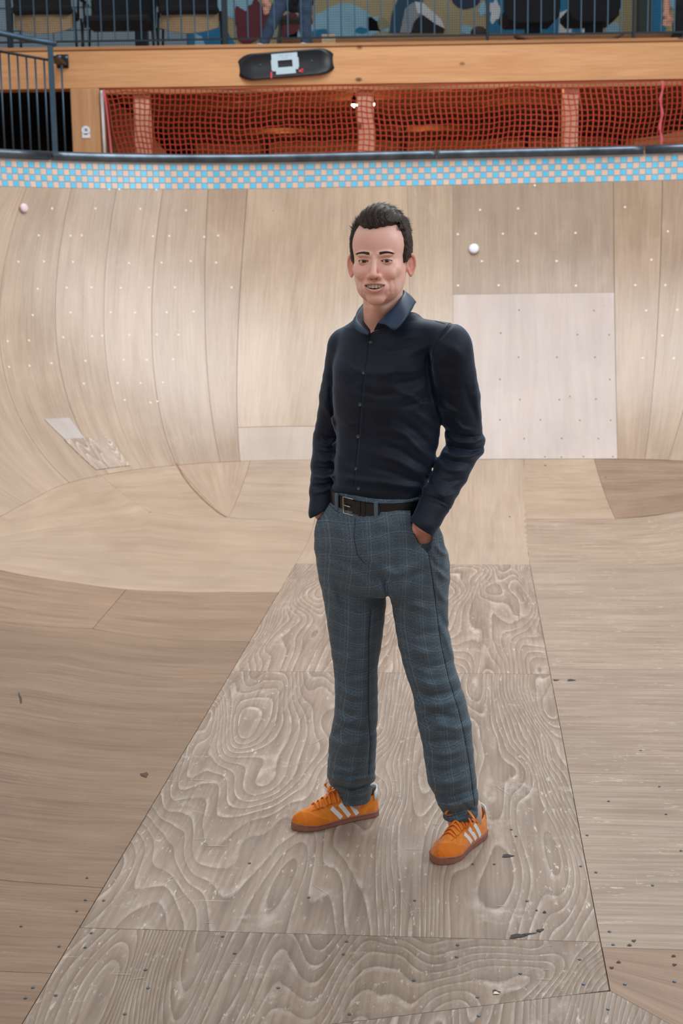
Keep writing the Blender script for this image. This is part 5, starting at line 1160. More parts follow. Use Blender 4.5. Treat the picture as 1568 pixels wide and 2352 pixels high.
hair = np_mesh('hair', HV, HF, hair_m.m, person); nz_h = np.random.RandomState(3).rand(len(HV), 1); vcol(hair, 'hairtone', np.array(lin((42, 32, 27))[:3]) * (1 + .5 * nz_h))
HN = np.zeros((len(HV), 3), f32); hair.data.vertices.foreach_get('normal', HN.ravel()); nn_ = np.zeros(len(HV) * 3, f32); hair.data.vertices.foreach_get('normal', nn_); HN = nn_.reshape(-1, 3)
it = []; rs = random.Random(5)
for _ in range(17000):
    i = rs.randrange(len(HV)); p = Vector(HV[i]); n = Vector(HN[i]); lx, lf, lz = to_head(p.x, p.y, p.z)
    if (Vector(from_head(0, -10, 40)) - p).dot(n) > 0: continue
    if lz > 72:   # top, swept up and back to the right of the picture
        dl = (.42 + .010 * lx + rs.uniform(-.12, .12), -.50 + rs.uniform(-.14, .14), .40 if lf < 40 else .75); L = rs.uniform(.014, .023); cu = -.5
    else: dl = (.0 + rs.uniform(-.1, .1), -.55 + rs.uniform(-.15, .15), -.8); L = rs.uniform(.007, .012); cu = -.2
    dw = Vector(from_head(*dl)) - Vector(from_head(0, 0, 0)); dw = (dw - n * dw.dot(n)).normalized(); dw = (dw + n * (.15 if lz > 72 else .03)).normalized()
    it.append((p - n * .001, dw, n, L, rs.uniform(.0003, .00065), cu * .3))
strands('hair_strands', it, hair_m.m, (34, 27, 24), (112, 92, 80)); print('head', _t.time() - _t0); _t0 = _t.time()
# ---------------------------------------------------------------- shirt
SV, SF = sdf_mesh(shirt_sdf, rng(-.13, .44, .0030), rng(3.68, 4.24, .0032), rng(.93, 1.60, .0030))
sh_m = NT('navy_cotton', .62, .30); cf = sh_m.noise(sh_m.coord(), 420.0, 2.0); cl_ = sh_m.noise(sh_m.coord(), 12.0, 3.0)
c_ = sh_m.mix(sh_m.ramp(cl_, .3, .7), lin((14, 21, 34)), lin((20, 30, 47))); sh_m.l(c_, sh_m.b.inputs['Base Color']); sh_m.b.inputs['Sheen Weight'].default_value = .35; sh_m.b.inputs['Sheen Roughness'].default_value = .4
sh_m.b.inputs['Sheen Tint'].default_value = (.35, .55, .9, 1); sh_m.bump(cf, .15, .0006)
shirt = np_mesh('shirt', SV, SF, sh_m.m, person); SB = bvh_of(SV, SF)
print('shirt', len(SV), _t.time() - _t0); _t0 = _t.time()
def sub(o, parent):
    keep(o, person); o.parent = parent; o.matrix_parent_inverse = parent.matrix_basis.inverted() @ Matrix.Identity(4); o.matrix_parent_inverse = person.matrix_basis.inverted() if parent is person else Matrix.Identity(4); return o
btn = simple('dark_button', (44, 52, 62), .25, spec=.7); thr = simple('button_thread', (120, 134, 146), .7)
def button(px, py, r=.0056):
    p, n = cast(SB, px, py)
    if p is None: return
    R = n.to_track_quat('Z', 'Y').to_matrix(); o = MB().lathe([(r * .9, -.001), (r, .0008), (r * .95, .0022), (r * .72, .0024), (r * .66, .0016), (r * .2, .0016)], tuple(p), 20, R).build('button', btn, None, True); o.parent = shirt
    t = MB(); 
    for a in (0, 1): t.box(tuple(p + R @ Vector((0, 0, .002))), (r * .7, r * .14, .0008), R=R @ Matrix.Rotation(math.pi / 4 + a * math.pi / 2, 3, 'Z'))
    t.build('button_thread', thr, o)
for b_ in ((851.5, 787), (835, 856), (827, 929), (823, 1002.5), (818, 1077), (824, 1122)): button(*b_)
def ribbon_on(bv, pts, w, th, lift=.0006, n=None):
    """flat strip laid on a surface along pixel points"""
    P = resample(pts, n or max(6, int(sum(math.dist(pts[i], pts[i + 1]) for i in range(len(pts) - 1)) / 4))); L = []
    for q in P:
        p, nn = cast(bv, *q)
        if p is not None: L.append((p, nn))
    V, F = [], []
    for i, (p, nn) in enumerate(L):
        t = (L[min(i + 1, len(L) - 1)][0] - L[max(i - 1, 0)][0]).normalized(); s_ = t.cross(nn).normalized()
        for a, b in ((-1, 0), (-1, 1), (1, 1), (1, 0)): V.append(p + s_ * (w / 2 * a * (1 if b == 0 else .85)) + nn * (lift + th * b - (0 if b else .0015)))
    for i in range(len(L) - 1):
        for k in range(4): a = 4 * i + k; b = 4 * i + (k + 1) % 4; F.append((a, b, b + 4, a + 4))
    F += [(3, 2, 1, 0), tuple(len(V) - 4 + k for k in range(4))]; return V, F
seam_m = simple('dark_seam', (12, 17, 26), .8)
def seam(bv, pts, par, mat, w=.0016, name='seam'):
    V, F = ribbon_on(bv, pts, w, .0006, .0002); o = link(name, V, F, mat, par); return o
seam(SB, [(1046, 738), (1030, 744), (1012, 770), (996, 800), (989, 850), (990, 900)], shirt, seam_m)
seam(SB, [(950, 706), (972, 722), (1000, 738), (1022, 744)], shirt, seam_m)
seam(SB, [(962, 1141), (985, 1150), (1012, 1163), (1040, 1180)], shirt, seam_m, .0014)
seam(SB, [(848, 770), (838, 850), (830, 900), (826, 960), (822, 1003), (815, 1080), (812, 1120)], shirt, seam_m, .0009, 'placket_edge')
# ---- collar
def cr(P, n):
    out = []; m = len(P)
    for i in range(m - 1):
        p0, p1, p2, p3 = (Vector(P[max(i - 1, 0)]), Vector(P[i]), Vector(P[i + 1]), Vector(P[min(i + 2, m - 1)]))
        for k in range(n):
            t = k / n; out.append(.5 * ((2 * p1) + (-p0 + p2) * t + (2 * p0 - 5 * p1 + 4 * p2 - p3) * t * t + (-p0 + 3 * p1 - 3 * p2 + p3) * t ** 3))
    out.append(Vector(P[-1])); return out
def cloth_strip(name, A, B, th, mat, bulge=.004, n=7, m=6, parent=None):
    A, B = cr([A_(*p) for p in A], n), cr([A_(*p) for p in B], n); N = len(A); V = []; F = []; ctr = Vector((NB[0], NB[1], 0))
    for s_ in (0, 1):
        for j in range(m + 1):
            t = j / m
            for i in range(N):
                p = A[i].lerp(B[i], t); o = Vector((p.x - ctr.x, p.y - ctr.y, 0)).normalized(); V.append(p + o * (bulge * math.sin(math.pi * t) + th * s_))
    for s_ in (0, 1):
        for j in range(m):
            for i in range(N - 1):
                a = s_ * (m + 1) * N + j * N + i; q = (a, a + 1, a + N + 1, a + N); F.append(q if s_ else q[::-1])
    n1 = (m + 1) * N; ring = list(range(N)) + [j * N + N - 1 for j in range(1, m + 1)] + [m * N + i for i in range(N - 2, -1, -1)] + [j * N for j in range(m - 1, 0, -1)]
    for k in range(len(ring)): a, b = ring[k], ring[(k + 1) % len(ring)]; F.append((a, b, b + n1, a + n1))
    return link(name, V, F, mat, parent, True)
col_m = simple('navy_collar_cloth', (30, 54, 80), .55, var=.05, scale=300)
inn_m = simple('dark_plum_lining', (42, 36, 48), .7, var=.05)
TOPR = [(868, 740, 3.842), (886, 722, 3.832), (906, 703, 3.842), (920, 685, 3.868), (928, 671, 3.910), (920, 664, 3.968), (885, 660, 4.012)]
BOTR = [(868, 743, 3.836), (884, 746, 3.812), (907, 758, 3.800), (934, 728, 3.822), (949, 702, 3.885), (948, 690, 3.965), (885, 684, 4.045)]
lf = cloth_strip('collar_leaf', TOPR, BOTR, .0022, col_m, .003, parent=shirt)
TOPL = [(848, 762, 3.842), (832, 748, 3.862), (821, 733, 3.892), (827, 716, 3.925), (838, 700, 3.965), (852, 678, 3.998), (885, 660, 4.012)]
BOTL = [(846, 770, 3.836), (824, 762, 3.852), (813, 746, 3.882), (817, 728, 3.925), (826, 708, 3.985), (845, 694, 4.025), (885, 684, 4.045)]
cloth_strip('collar_leaf', TOPL, BOTL, .0022, col_m, .003, parent=shirt)
STL = [(850, 772, 3.870), (850, 758, 3.880), (845, 740, 3.900), (846, 724, 3.930), (852, 712, 3.965), (864, 702, 3.998), (885, 695, 4.010)]
cloth_strip('collar_stand', TOPL, STL, .0016, inn_m, .001, parent=shirt)
STR = [(858, 760, 3.855), (884, 752, 3.850), (908, 738, 3.862), (920, 722, 3.885), (926, 705, 3.925), (915, 698, 3.970), (885, 695, 4.010)]
cloth_strip('collar_stand', TOPR, STR, .0016, sh_m.m, .001, parent=shirt)
# ---------------------------------------------------------------- trousers
TV, TF = sdf_mesh(trouser_sdf, rng(-.13, .44, .0032), rng(3.70, 4.26, .0034), rng(.05, 1.09, .0032))
tr_m = NT('checked_wool', .78, .22); ca = tr_m.n('ShaderNodeAttribute', attribute_name='cloth'); cv = ca.outputs['Vector']
sp = tr_m.n('ShaderNodeSeparateXYZ'); tr_m.l(cv, sp.inputs[0]); U_, V_ = sp.outputs[0], sp.outputs[1]
fi = tr_m.noise(tr_m.scale(cv, (900, 240, 1)), 1.0, 2.0); fj = tr_m.noise(tr_m.scale(cv, (240, 900, 1)), 1.0, 2.0)
c_ = tr_m.mix(tr_m.ramp(fi, .35, .65), lin((56, 69, 80)), lin((104, 121, 134))); c_ = tr_m.mix(tr_m.ramp(fj, .4, .7, 0, .5), c_, lin((40, 58, 74)))
def line(co, per, off, w, strength, c, colr, nse):
    fr = tr_m.math('FRACT', tr_m.math('ADD', tr_m.math('DIVIDE', co, per), off)); dd = tr_m.math('ABSOLUTE', tr_m.math('SUBTRACT', fr, .5)); m = tr_m.ramp(dd, w / per * .6, w / per, strength, 0.0)
    return tr_m.mix(tr_m.math('MULTIPLY', m, tr_m.ramp(nse, .3, .6, .35, 1.0)), c, lin(colr))
for co, ns in ((U_, fj), (V_, fi)):
    c_ = line(co, .046, 0.0, .0011, .34, c_, (146, 166, 178), ns); c_ = line(co, .046, .17, .0010, .22, c_, (138, 158, 172), ns); c_ = line(co, .046, .58, .0100, .10, c_, (30, 44, 58), ns); c_ = line(co, .046, .40, .0009, .18, c_, (132, 150, 162), ns)
tr_m.l(c_, tr_m.b.inputs['Base Color']); tr_m.bump(fi, .2, .0006); tr_m.b.inputs['Sheen Weight'].default_value = .15; tr_m.b.inputs['Sheen Tint'].default_value = (.7, .8, .9, 1)
trs = np_mesh('trousers', TV, TF, tr_m.m, person); TB = bvh_of(TV, TF)
zc_ = zr_(1330); T1, T2 = np.array(sorted(LEGL)), np.array(sorted(LEGR)); x_, y_, z_ = TV.T
cxl, cyl = np.interp(z_, T1[:, 0], T1[:, 1]), np.interp(z_, T1[:, 0], T1[:, 2]); cxr, cyr = np.interp(z_, T2[:, 0], T2[:, 1]), np.interp(z_, T2[:, 0], T2[:, 2])
isl = x_ < (cxl + cxr) / 2; kL, kR = np.interp(zc_, T1[:, 0], T1[:, 1]), np.interp(zc_, T2[:, 0], T2[:, 1]); u_ = np.where(z_ > zc_, x_, np.where(isl, x_ - cxl + kL, x_ - cxr + kR)) + .25 * (y_ - 3.85); w_ = sst(zc_ - .02, zc_ + .05, z_)
v_ = z_ + .012 * np.sin(x_ * 30) + np.where(x_ < at(830, 1250, 3.85)[0], (x_ - at(830, 1250, 3.85)[0]) * -.35, 0) * w_
a_ = trs.data.attributes.new('cloth', 'FLOAT_VECTOR', 'POINT'); a_.data.foreach_set('vector', np.stack([u_, v_, v_ * 0], 1).astype(f32).ravel())
print('trousers', len(TV), _t.time() - _t0); _t0 = _t.time()
ts = simple('dark_trouser_seam', (24, 34, 46), .8)
seam(TB, [(984, 1272), (993, 1330), (1002, 1400), (1012, 1480), (1030, 1560), (1052, 1630), (1066, 1690), (1078, 1760), (1086, 1822), (1090, 1850)], trs, ts, .0022, 'side_seam')
seam(TB, [(852, 1400), (847, 1450), (846, 1520), (846, 1640), (850, 1700), (846, 1780)], trs, ts, .0016, 'crease')
seam(TB, [(816, 1190), (813, 1235), (820, 1272), (836, 1294)], trs, ts, .0014, 'fly_seam')
seam(TB, [(944, 1172), (944, 1200), (950, 1224), (959, 1244), (971, 1259), (983, 1271)], trs, ts, .0024, 'pocket_edge')
seam(TB, [(758, 1160), (768, 1170), (780, 1178)], trs, ts, .0018, 'coin_pocket_edge')
# ---- belt: a loop around the waist, 38 mm high
bl = simple('black_leather', (7, 7, 9), .38, spec=.55, bump=.15, scale=240); bk = simple('buckle_steel', (188, 184, 178), .25, .95, .03)
def waist(ph, h):        # ph 0 = front of the body; returns point on belt and outward direction
    R0 = np.array(row(1150, 873, 112, 3.95, .80)); lx, fy = math.sin(ph) * (R0[3] + .0005), math.cos(ph) * (R0[4] + .0005)
    x = R0[1] + BL[0] * lx + BF[0] * fy; y = 3.95 + BL[1] * lx + BF[1] * fy; nx = BL[0] * math.sin(ph) / R0[3] + BF[0] * math.cos(ph) / R0[4]; ny = BL[1] * math.sin(ph) / R0[3] + BF[1] * math.cos(ph) / R0[4]; L = math.hypot(nx, ny)
    return Vector((x, y, beltz(x, y, h))), Vector((nx / L, ny / L, 0))
def belt_piece(name, p0, p1, h0, h1, o0, o1, mat, parent, n=40, rnd=False):
    V, F = [], []
    for i in range(n + 1):
        ph = lerp(p0, p1, i / n); k = 1.0
        if rnd: k = min(1, math.sqrt(max(0, 1 - max(0, (i / n - .85) / .15) ** 2)) + .02)
        hm = (h0 + h1) / 2; a, b = hm + (h0 - hm) * k, hm + (h1 - hm) * k
        for (h, o) in ((a, o0), (a + .001, o1), (b - .001, o1), (b, o0)):
            p, nn = waist(ph, h); V.append(p + nn * o)
    for i in range(n):
        for q in range(4): a = 4 * i + q; b = 4 * i + (q + 1) % 4; F.append((a, a + 4, b + 4, b))
    F += [(0, 1, 2, 3), (len(V) - 1, len(V) - 2, len(V) - 3, len(V) - 4)]; o = link(name, V, F, mat, None, False)
    if parent is person: keep(o, person)
    else: o.parent = parent
    return o
belt = belt_piece('belt', -math.pi - .0, math.pi, -.019, .019, -.002, .0035, bl, person, 90)
belt_piece('belt_tip', -.15, .42, -.0185, .0185, .0035, .0068, bl, belt, 26, True)
belt_piece('belt_keeper', .05, .13, -.0205, .0205, .004, .0085, bl, belt, 4); belt_piece('belt_keeper', -.02, .03, -.0205, .0205, .004, .0085, bl, belt, 4)
for a, b in ((-.62, -.54), (.30, .37)): belt_piece('belt_loop', a, b, -.024, .024, .0045, .0092, simple('belt_loop_wool', (84, 102, 116), .8), trs, 4)
mb = MB(); lo_, hi_ = -.0225, .0225
cs = [waist(-.36, lo_), waist(-.12, lo_), waist(-.12, hi_), waist(-.36, hi_)]; cs = [p + nn * .0085 for p, nn in cs]
mb.tube([cs[1], cs[0], cs[3], cs[2]], .0019, 8); bkl = mb.build('buckle', bk, belt, True)
pp, pn = waist(-.36, 0.0); qq, qn = waist(-.18, 0.0); MB().tube([pp + pn * .0095, qq + qn * .0105], .0017, 8).build('buckle_pin', bk, belt, True)
# ---------------------------------------------------------------- sneakers
sole_m = simple('gum_sole_rubber', (150, 98, 82), .45, var=.06, scale=40); su = NT('orange_suede', .85, .2); s1 = su.noise(su.coord(), 60, 4.0); s2 = su.noise(su.coord(), 500, 2.0)
cc = su.mix(su.ramp(s1, .3, .7), lin((222, 122, 34)), lin((240, 146, 52))); sc_ = su.n('ShaderNodeAttribute', attribute_name='suede'); cc = su.mix(sc_.outputs['Fac'], cc, lin((216, 116, 26))); su.l(cc, su.b.inputs['Base Color']); su.bump(s2, .35, .0008)
su.b.inputs['Sheen Weight'].default_value = .3
lace_m = simple('orange_lace', (246, 140, 56), .8, var=.06, scale=300); wht = simple('white_leather', (232, 236, 240), .5, var=.03); stc = simple('dark_orange_edge', (188, 98, 30), .8); lin_m = simple('orange_lining', (228, 150, 80), .9)
HWID = lambda t, s: np.interp(t, [0, .03, .08, .2, .35, .5, .65, .78, .9, .97, 1.0], [.004, .020, .029, .033, .033, .034, .040, .044, .036, .020, .004])
def shoe(toe, heel, side):
    """shoe frame: u from heel (0) to toe (1), s to the wearer's outer side (side=+1 means outer side is +s)"""
    toe = np.array(toe); heel = np.array(heel); L = np.linalg.norm(toe - heel); ud = (toe - heel) / L; sd = np.array([-ud[1], ud[0]]) * 1.0
    def loc(x, y): dx, dy = x - heel[0], y - heel[1]; return (dx * ud[0] + dy * ud[1]), (dx * sd[0] + dy * sd[1])
    def wor(u, s, z): return (heel[0] + ud[0] * u + sd[0] * s, heel[1] + ud[1] * u + sd[1] * s, z)
    curve = lambda t: -side * .010 * np.sin(np.clip((t - .3) / .7, 0, 1) * math.pi * .62)   # the last bends inwards
    def sole(x, y, z):
        u, s = loc(x, y); t = u / L; tc = np.clip(t, 0, 1); w = HWID(tc, s) + .0035; o = np.abs(s - curve(tc)) - w; e = np.maximum(-u, u - L)
        h = .023 + .006 * sst(.75, 1.0, tc) + .003 * sst(.2, 0, tc); d = np.maximum(np.maximum(o * .85, e), 0); dz = np.abs(z - h / 2 - .001) - h / 2
        return smax(np.maximum(o * .85, e), dz, .006) + .0
    def upper(x, y, z):
        u, s = loc(x, y); t = np.clip(u / L, 0, 1); w = HWID(t, s) + .0005; s_ = s - curve(t)
        top = np.interp(t, [0, .04, .12, .25, .34, .42, .50, .60, .70, .80, .90, .97, 1.0], [.075, .094, .098, .098, .100, .101, .098, .088, .074, .064, .056, .046, .032])
        hz_ = np.clip((z - .018) / (top - .018), 0, 1.0); wt = w * (1.0 - .06 * hz_ - .50 * sst(.36, .55, t) * hz_ ** 2.0 * .9)
        q = np.sqrt((s_ / (wt + 1e-5)) ** 2 * 1.0 + (np.clip((z - .020) / (top - .018), 0, 5)) ** 3.2) - 1
        d = q * np.minimum(wt, .03) * .8; d = np.maximum(d, .012 - z); d = np.maximum(d, np.maximum(-u - 0, u - L) + .002)
        # ankle opening
        zc = np.interp(t, [0, .05, .15, .25, .34, .44], [.094, .084, .068, .066, .074, .12]); wi = wt * .88 - .0035
        cav = np.maximum(np.maximum(np.abs(s_) - wi, .030 - z), np.maximum(.010 - u, u - L * .43)); d = smax(d, -cav, .002)
        rimc = np.maximum(z - zc, u - L * .44); d = smax(d, np.where(u < L * .44, z - zc, -1), .003)
        # toe overlay: a raised suede cap
        tb = (t > .74 - 0.0 * s) ; ov = sst(.0, .0016, u - L * (.79 - .10 * (np.abs(s_) / .04) ** 2)) * 0
        edge = .040 + .012 * np.clip((t - .72) / .28, 0, 1); cap_ = (z < np.interp(t, [.60, .66, .74, .82, .92, 1.0], [.020, .036, .044, .056, .06, .06])) & (t > .62) & (np.abs(s_) > np.interp(t, [.6, .78, .84, 1.0], [.03, .022, -.01, -.01]))
        return d - .0011 * cap_
    b0 = np.minimum(toe, heel) - .06; b1 = np.maximum(toe, heel) + .06; h = .0021
    V, F = sdf_mesh(sole, rng(b0[0], b1[0], h), rng(b0[1], b1[1], h), rng(-.004, .044, h * .9)); V[:, 2] = np.maximum(V[:, 2], .0071)
    V2, F2 = sdf_mesh(upper, rng(b0[0], b1[0], h), rng(b0[1], b1[1], h), rng(.008, .115, h))
    up = np_mesh('shoe', V2, F2, su.m, person); keep(up, person)
    u, s = loc(V2[:, 0], V2[:, 1]); t = u / L; cm = ((V2[:, 2] < np.interp(t, [.60, .66, .74, .82, .92, 1.0], [.020, .036, .044, .056, .06, .06])) & (t > .62) & (np.abs(s - curve(t)) > np.interp(t, [.6, .78, .84, 1.0], [.03, .022, -.01, -.01]))).astype(f32)
    vcol(up, 'suede', np.stack([cm] * 3, 1) * .8)
    so = np_mesh('sole', V, F, sole_m, None); so.parent = up
    MB().tube([wor(L * t_, float(s__ * (HWID(t_, 0) + .0042) + curve(t_)), float(.0215 + .006 * sst(.75, 1, t_))) for s__, rgx in ((1, range(2, 49)), (-1, range(48, 1, -1))) for t_ in [k / 50 for k in rgx]], .0012, 6, close=True).build('welt_stitch', sole_m, so, True)
    bv = bvh_of(V2, F2)
    def onside(u_, z_, sg):    # project from the side
        o = Vector(wor(u_ * L, sg * .2, z_)); d_ = Vector(wor(u_ * L, 0, z_)) - o; h_ = bv.ray_cast(o, d_.normalized()); return h_[0], h_[1]
    def ontop(u_, s_, z_=.3):
        o = Vector(wor(u_ * L, s_, z_)); h_ = bv.ray_cast(o, Vector((0, 0, -1))); return h_[0], h_[1]
    def flat(name, pts, mat, w, th, parent, proj):
        L_ = [proj(*p) for p in pts]; L_ = [q for q in L_ if q[0] is not None]; V, F = [], []
        for i, (p, nn) in enumerate(L_):
            tt = (L_[min(i + 1, len(L_) - 1)][0] - L_[max(i - 1, 0)][0]).normalized(); sv = tt.cross(nn).normalized()
            for a, b in ((-1, 0), (-1, 1), (1, 1), (1, 0)): V.append(p + sv * (w / 2 * a) + nn * (.0004 + th * b - (0 if b else .001)))
        for i in range(len(L_) - 1):
            for k in range(4): a = 4 * i + k; b = 4 * i + (k + 1) % 4; F.append((a, b, b + 4, a + 4))
        if len(V) >= 8: F += [(3, 2, 1, 0), tuple(len(V) - 4 + k for k in range(4))]; return link(name, V, F, mat, parent)
    for sg in (-1, 1):
        for k in range(3):
            ub, zb_ = .555 - .085 * k, .0265; ut, zt2 = ub - 0.012 + .105, .070 - 0.004 * (2 - k)
            # slanted bands: low end nearer the toe
            lo_u = .485 - .095 * k; hi_u = lo_u + .105 - .005 * k; n = 9
            flat('side_stripe', [(lerp(lo_u, hi_u, i / n), lerp(.027, (.062, .068, .072)[k], i / n), sg) for i in range(n + 1)], wht, .0135, .0010, up, onside)
        flat('eyestay_edge', [(lerp(.80, .42, i / 12), (.016 + .006 * math.sin(i / 12 * 3.1)) * sg + float(curve(lerp(.8, .42, i / 12)))) for i in range(13)], stc, .0014, .0006, up, lambda a, b: ontop(a, b))
    # heel tab
    hp = []
    for i in range(13):
        th_ = lerp(-1.25, 1.25, i / 12); hp.append(th_)
    Vv, Fv = [], []
    for i, th_ in enumerate(hp):
        c0_, dirx, diry = wor(.034, 0, 0), -math.cos(th_), math.sin(th_)
        for zz in (.066, .098):
            d_ = Vector((ud[0] * dirx + sd[0] * diry, ud[1] * dirx + sd[1] * diry, 0)); zz2 = zz - .010 * abs(th_) ** 1.5 * (1 if zz > .08 else .6); o = Vector((c0_[0], c0_[1], zz2)) + d_ * .12; h_ = bv.ray_cast(o, -d_)
            p_ = h_[0] if h_[0] is not None else Vector((c0_[0], c0_[1], zz2)) + d_ * .028
            if (p_ - Vector((c0_[0], c0_[1], zz2))).length > .045 or (p_ - Vector((c0_[0], c0_[1], zz2))).dot(d_) < .01: p_ = Vector((c0_[0], c0_[1], zz2)) + d_ * .028
            Vv += [p_ - d_ * .0015, p_ + d_ * .0012]
    for i in range(12):
        a = 4 * i; Fv += [(a + 1, a + 5, a + 7, a + 3), (a, a + 2, a + 6, a + 4), (a + 2, a + 3, a + 7, a + 6), (a, a + 4, a + 5, a + 1)]
    Fv += [(0, 1, 3, 2), (48, 50, 51, 49)]; link('heel_tab', Vv, Fv, wht, up, True)
    # tongue + laces
    def ribbon(pts, w, th, name, mat, parent, upv=None):
        P = cr([tuple(p) for p in pts], 5); V, F = [], []
        for i, p in enumerate(P):
            tt = (P[min(i + 1, len(P) - 1)] - P[max(i - 1, 0)]).normalized(); nn = Vector(upv) if upv else Vector((0, 0, 1)); sv = tt.cross(nn)
            if sv.length < .2: sv = tt.cross(Vector((ud[0], ud[1], .3)))
            sv.normalize(); n2 = sv.cross(tt).normalized()
            for a, b in ((-1, -1), (-1, 1), (1, 1), (1, -1)): V.append(p + sv * (w / 2 * a) + n2 * (th / 2 * b))
        for i in range(len(P) - 1):
            for k in range(4): a = 4 * i + k; b = 4 * i + (k + 1) % 4; F.append((a, b, b + 4, a + 4))
        F += [(3, 2, 1, 0), tuple(len(V) - 4 + k for k in range(4))]; return link(name, V, F, mat, parent, True)
    for k in range(7):
        t0 = .735 - .050 * k; cv_ = float(curve(t0)); wl = .019 + .001 * k; pts = []
        for j in range(7):
            s_ = lerp(-wl, wl, j / 6); tt_ = t0 + .014 * (j / 6 - .5) * (1 if k % 2 else -1); p, nn = ontop(tt_, s_ + cv_)
            if p is None: continue
            pts.append(p + Vector((0, 0, .0022 + .0025 * math.cos((j / 6 - .5) * math.pi))))
        if len(pts) > 3: ribbon(pts, .0078, .0022, 'lace', lace_m, up)
    for k in range(7):
        for sg in (-1, 1):
            p, nn = ontop(.725 - .05 * k, sg * (.0215 + .001 * k) + float(curve(.7)))
            if p is not None: MB().lathe([(.0019, -.001), (.0019, .0006), (.0008, .0008)], tuple(p), 8, nn.to_track_quat('Z', 'Y').to_matrix()).build('eyelet', stc, up)
    kp = Vector(wor(L * .445, float(curve(.45)), .112))
    MB().lathe([(.003, -.006), (.0065, -.004), (.0075, 0), (.0065, .004), (.003, .006)], tuple(kp), 12, Matrix.Rotation(math.pi / 2, 3, 'X')).build('lace_knot', lace_m, up, True)
    W_ = lambda a, b, c: Vector(wor(L * a, b, c))
    ribbon([kp, W_(.50, .020 * side, .122), W_(.54, .044 * side, .108), W_(.50, .050 * side, .090), W_(.46, .030 * side, .094), kp], .0072, .0016, 'lace_bow', lace_m, up)
    ribbon([kp, W_(.52, -.014 * side, .128), W_(.60, -.030 * side, .124), W_(.62, -.034 * side, .112), W_(.53, -.020 * side, .108), kp], .0072, .0016, 'lace_bow', lace_m, up)
    ribbon([kp, W_(.50, .016 * side, .110), W_(.51, .032 * side, .088), W_(.52, .040 * side, .066)], .0066, .0016, 'lace_end', lace_m, up)
    ribbon([kp, W_(.52, -.006 * side, .110), W_(.58, -.008 * side, .098), W_(.64, -.016 * side, .086)], .0066, .0016, 'lace_end', lace_m, up)
    return up
def ext(toe, heel, a, b):
    toe, heel = np.array(toe), np.array(heel); d = (toe - heel) / np.linalg.norm(toe - heel); return tuple(toe + d * a), tuple(heel - d * b)
TLp, HLp = (-.166, 4.077), (.098, 4.192); TRp, HRp = (.262, 3.790), (.398, 4.030)
sh1 = shoe(TLp, HLp, -1); sh2 = shoe(TRp, HRp, 1)
# socks
sock = simple('pale_sock', (196, 170, 158), .8)
for (a_x, a_y) in ((.036, 4.166), (.366, 3.966)):
    keep(MB().tube([(a_x, a_y, .045), (a_x, a_y, .085), (a_x - .004, a_y - .006, .12)], [.027, .029, .028], 16).build('sock', sock, None, True), person)
print('shoes', _t.time() - _t0)
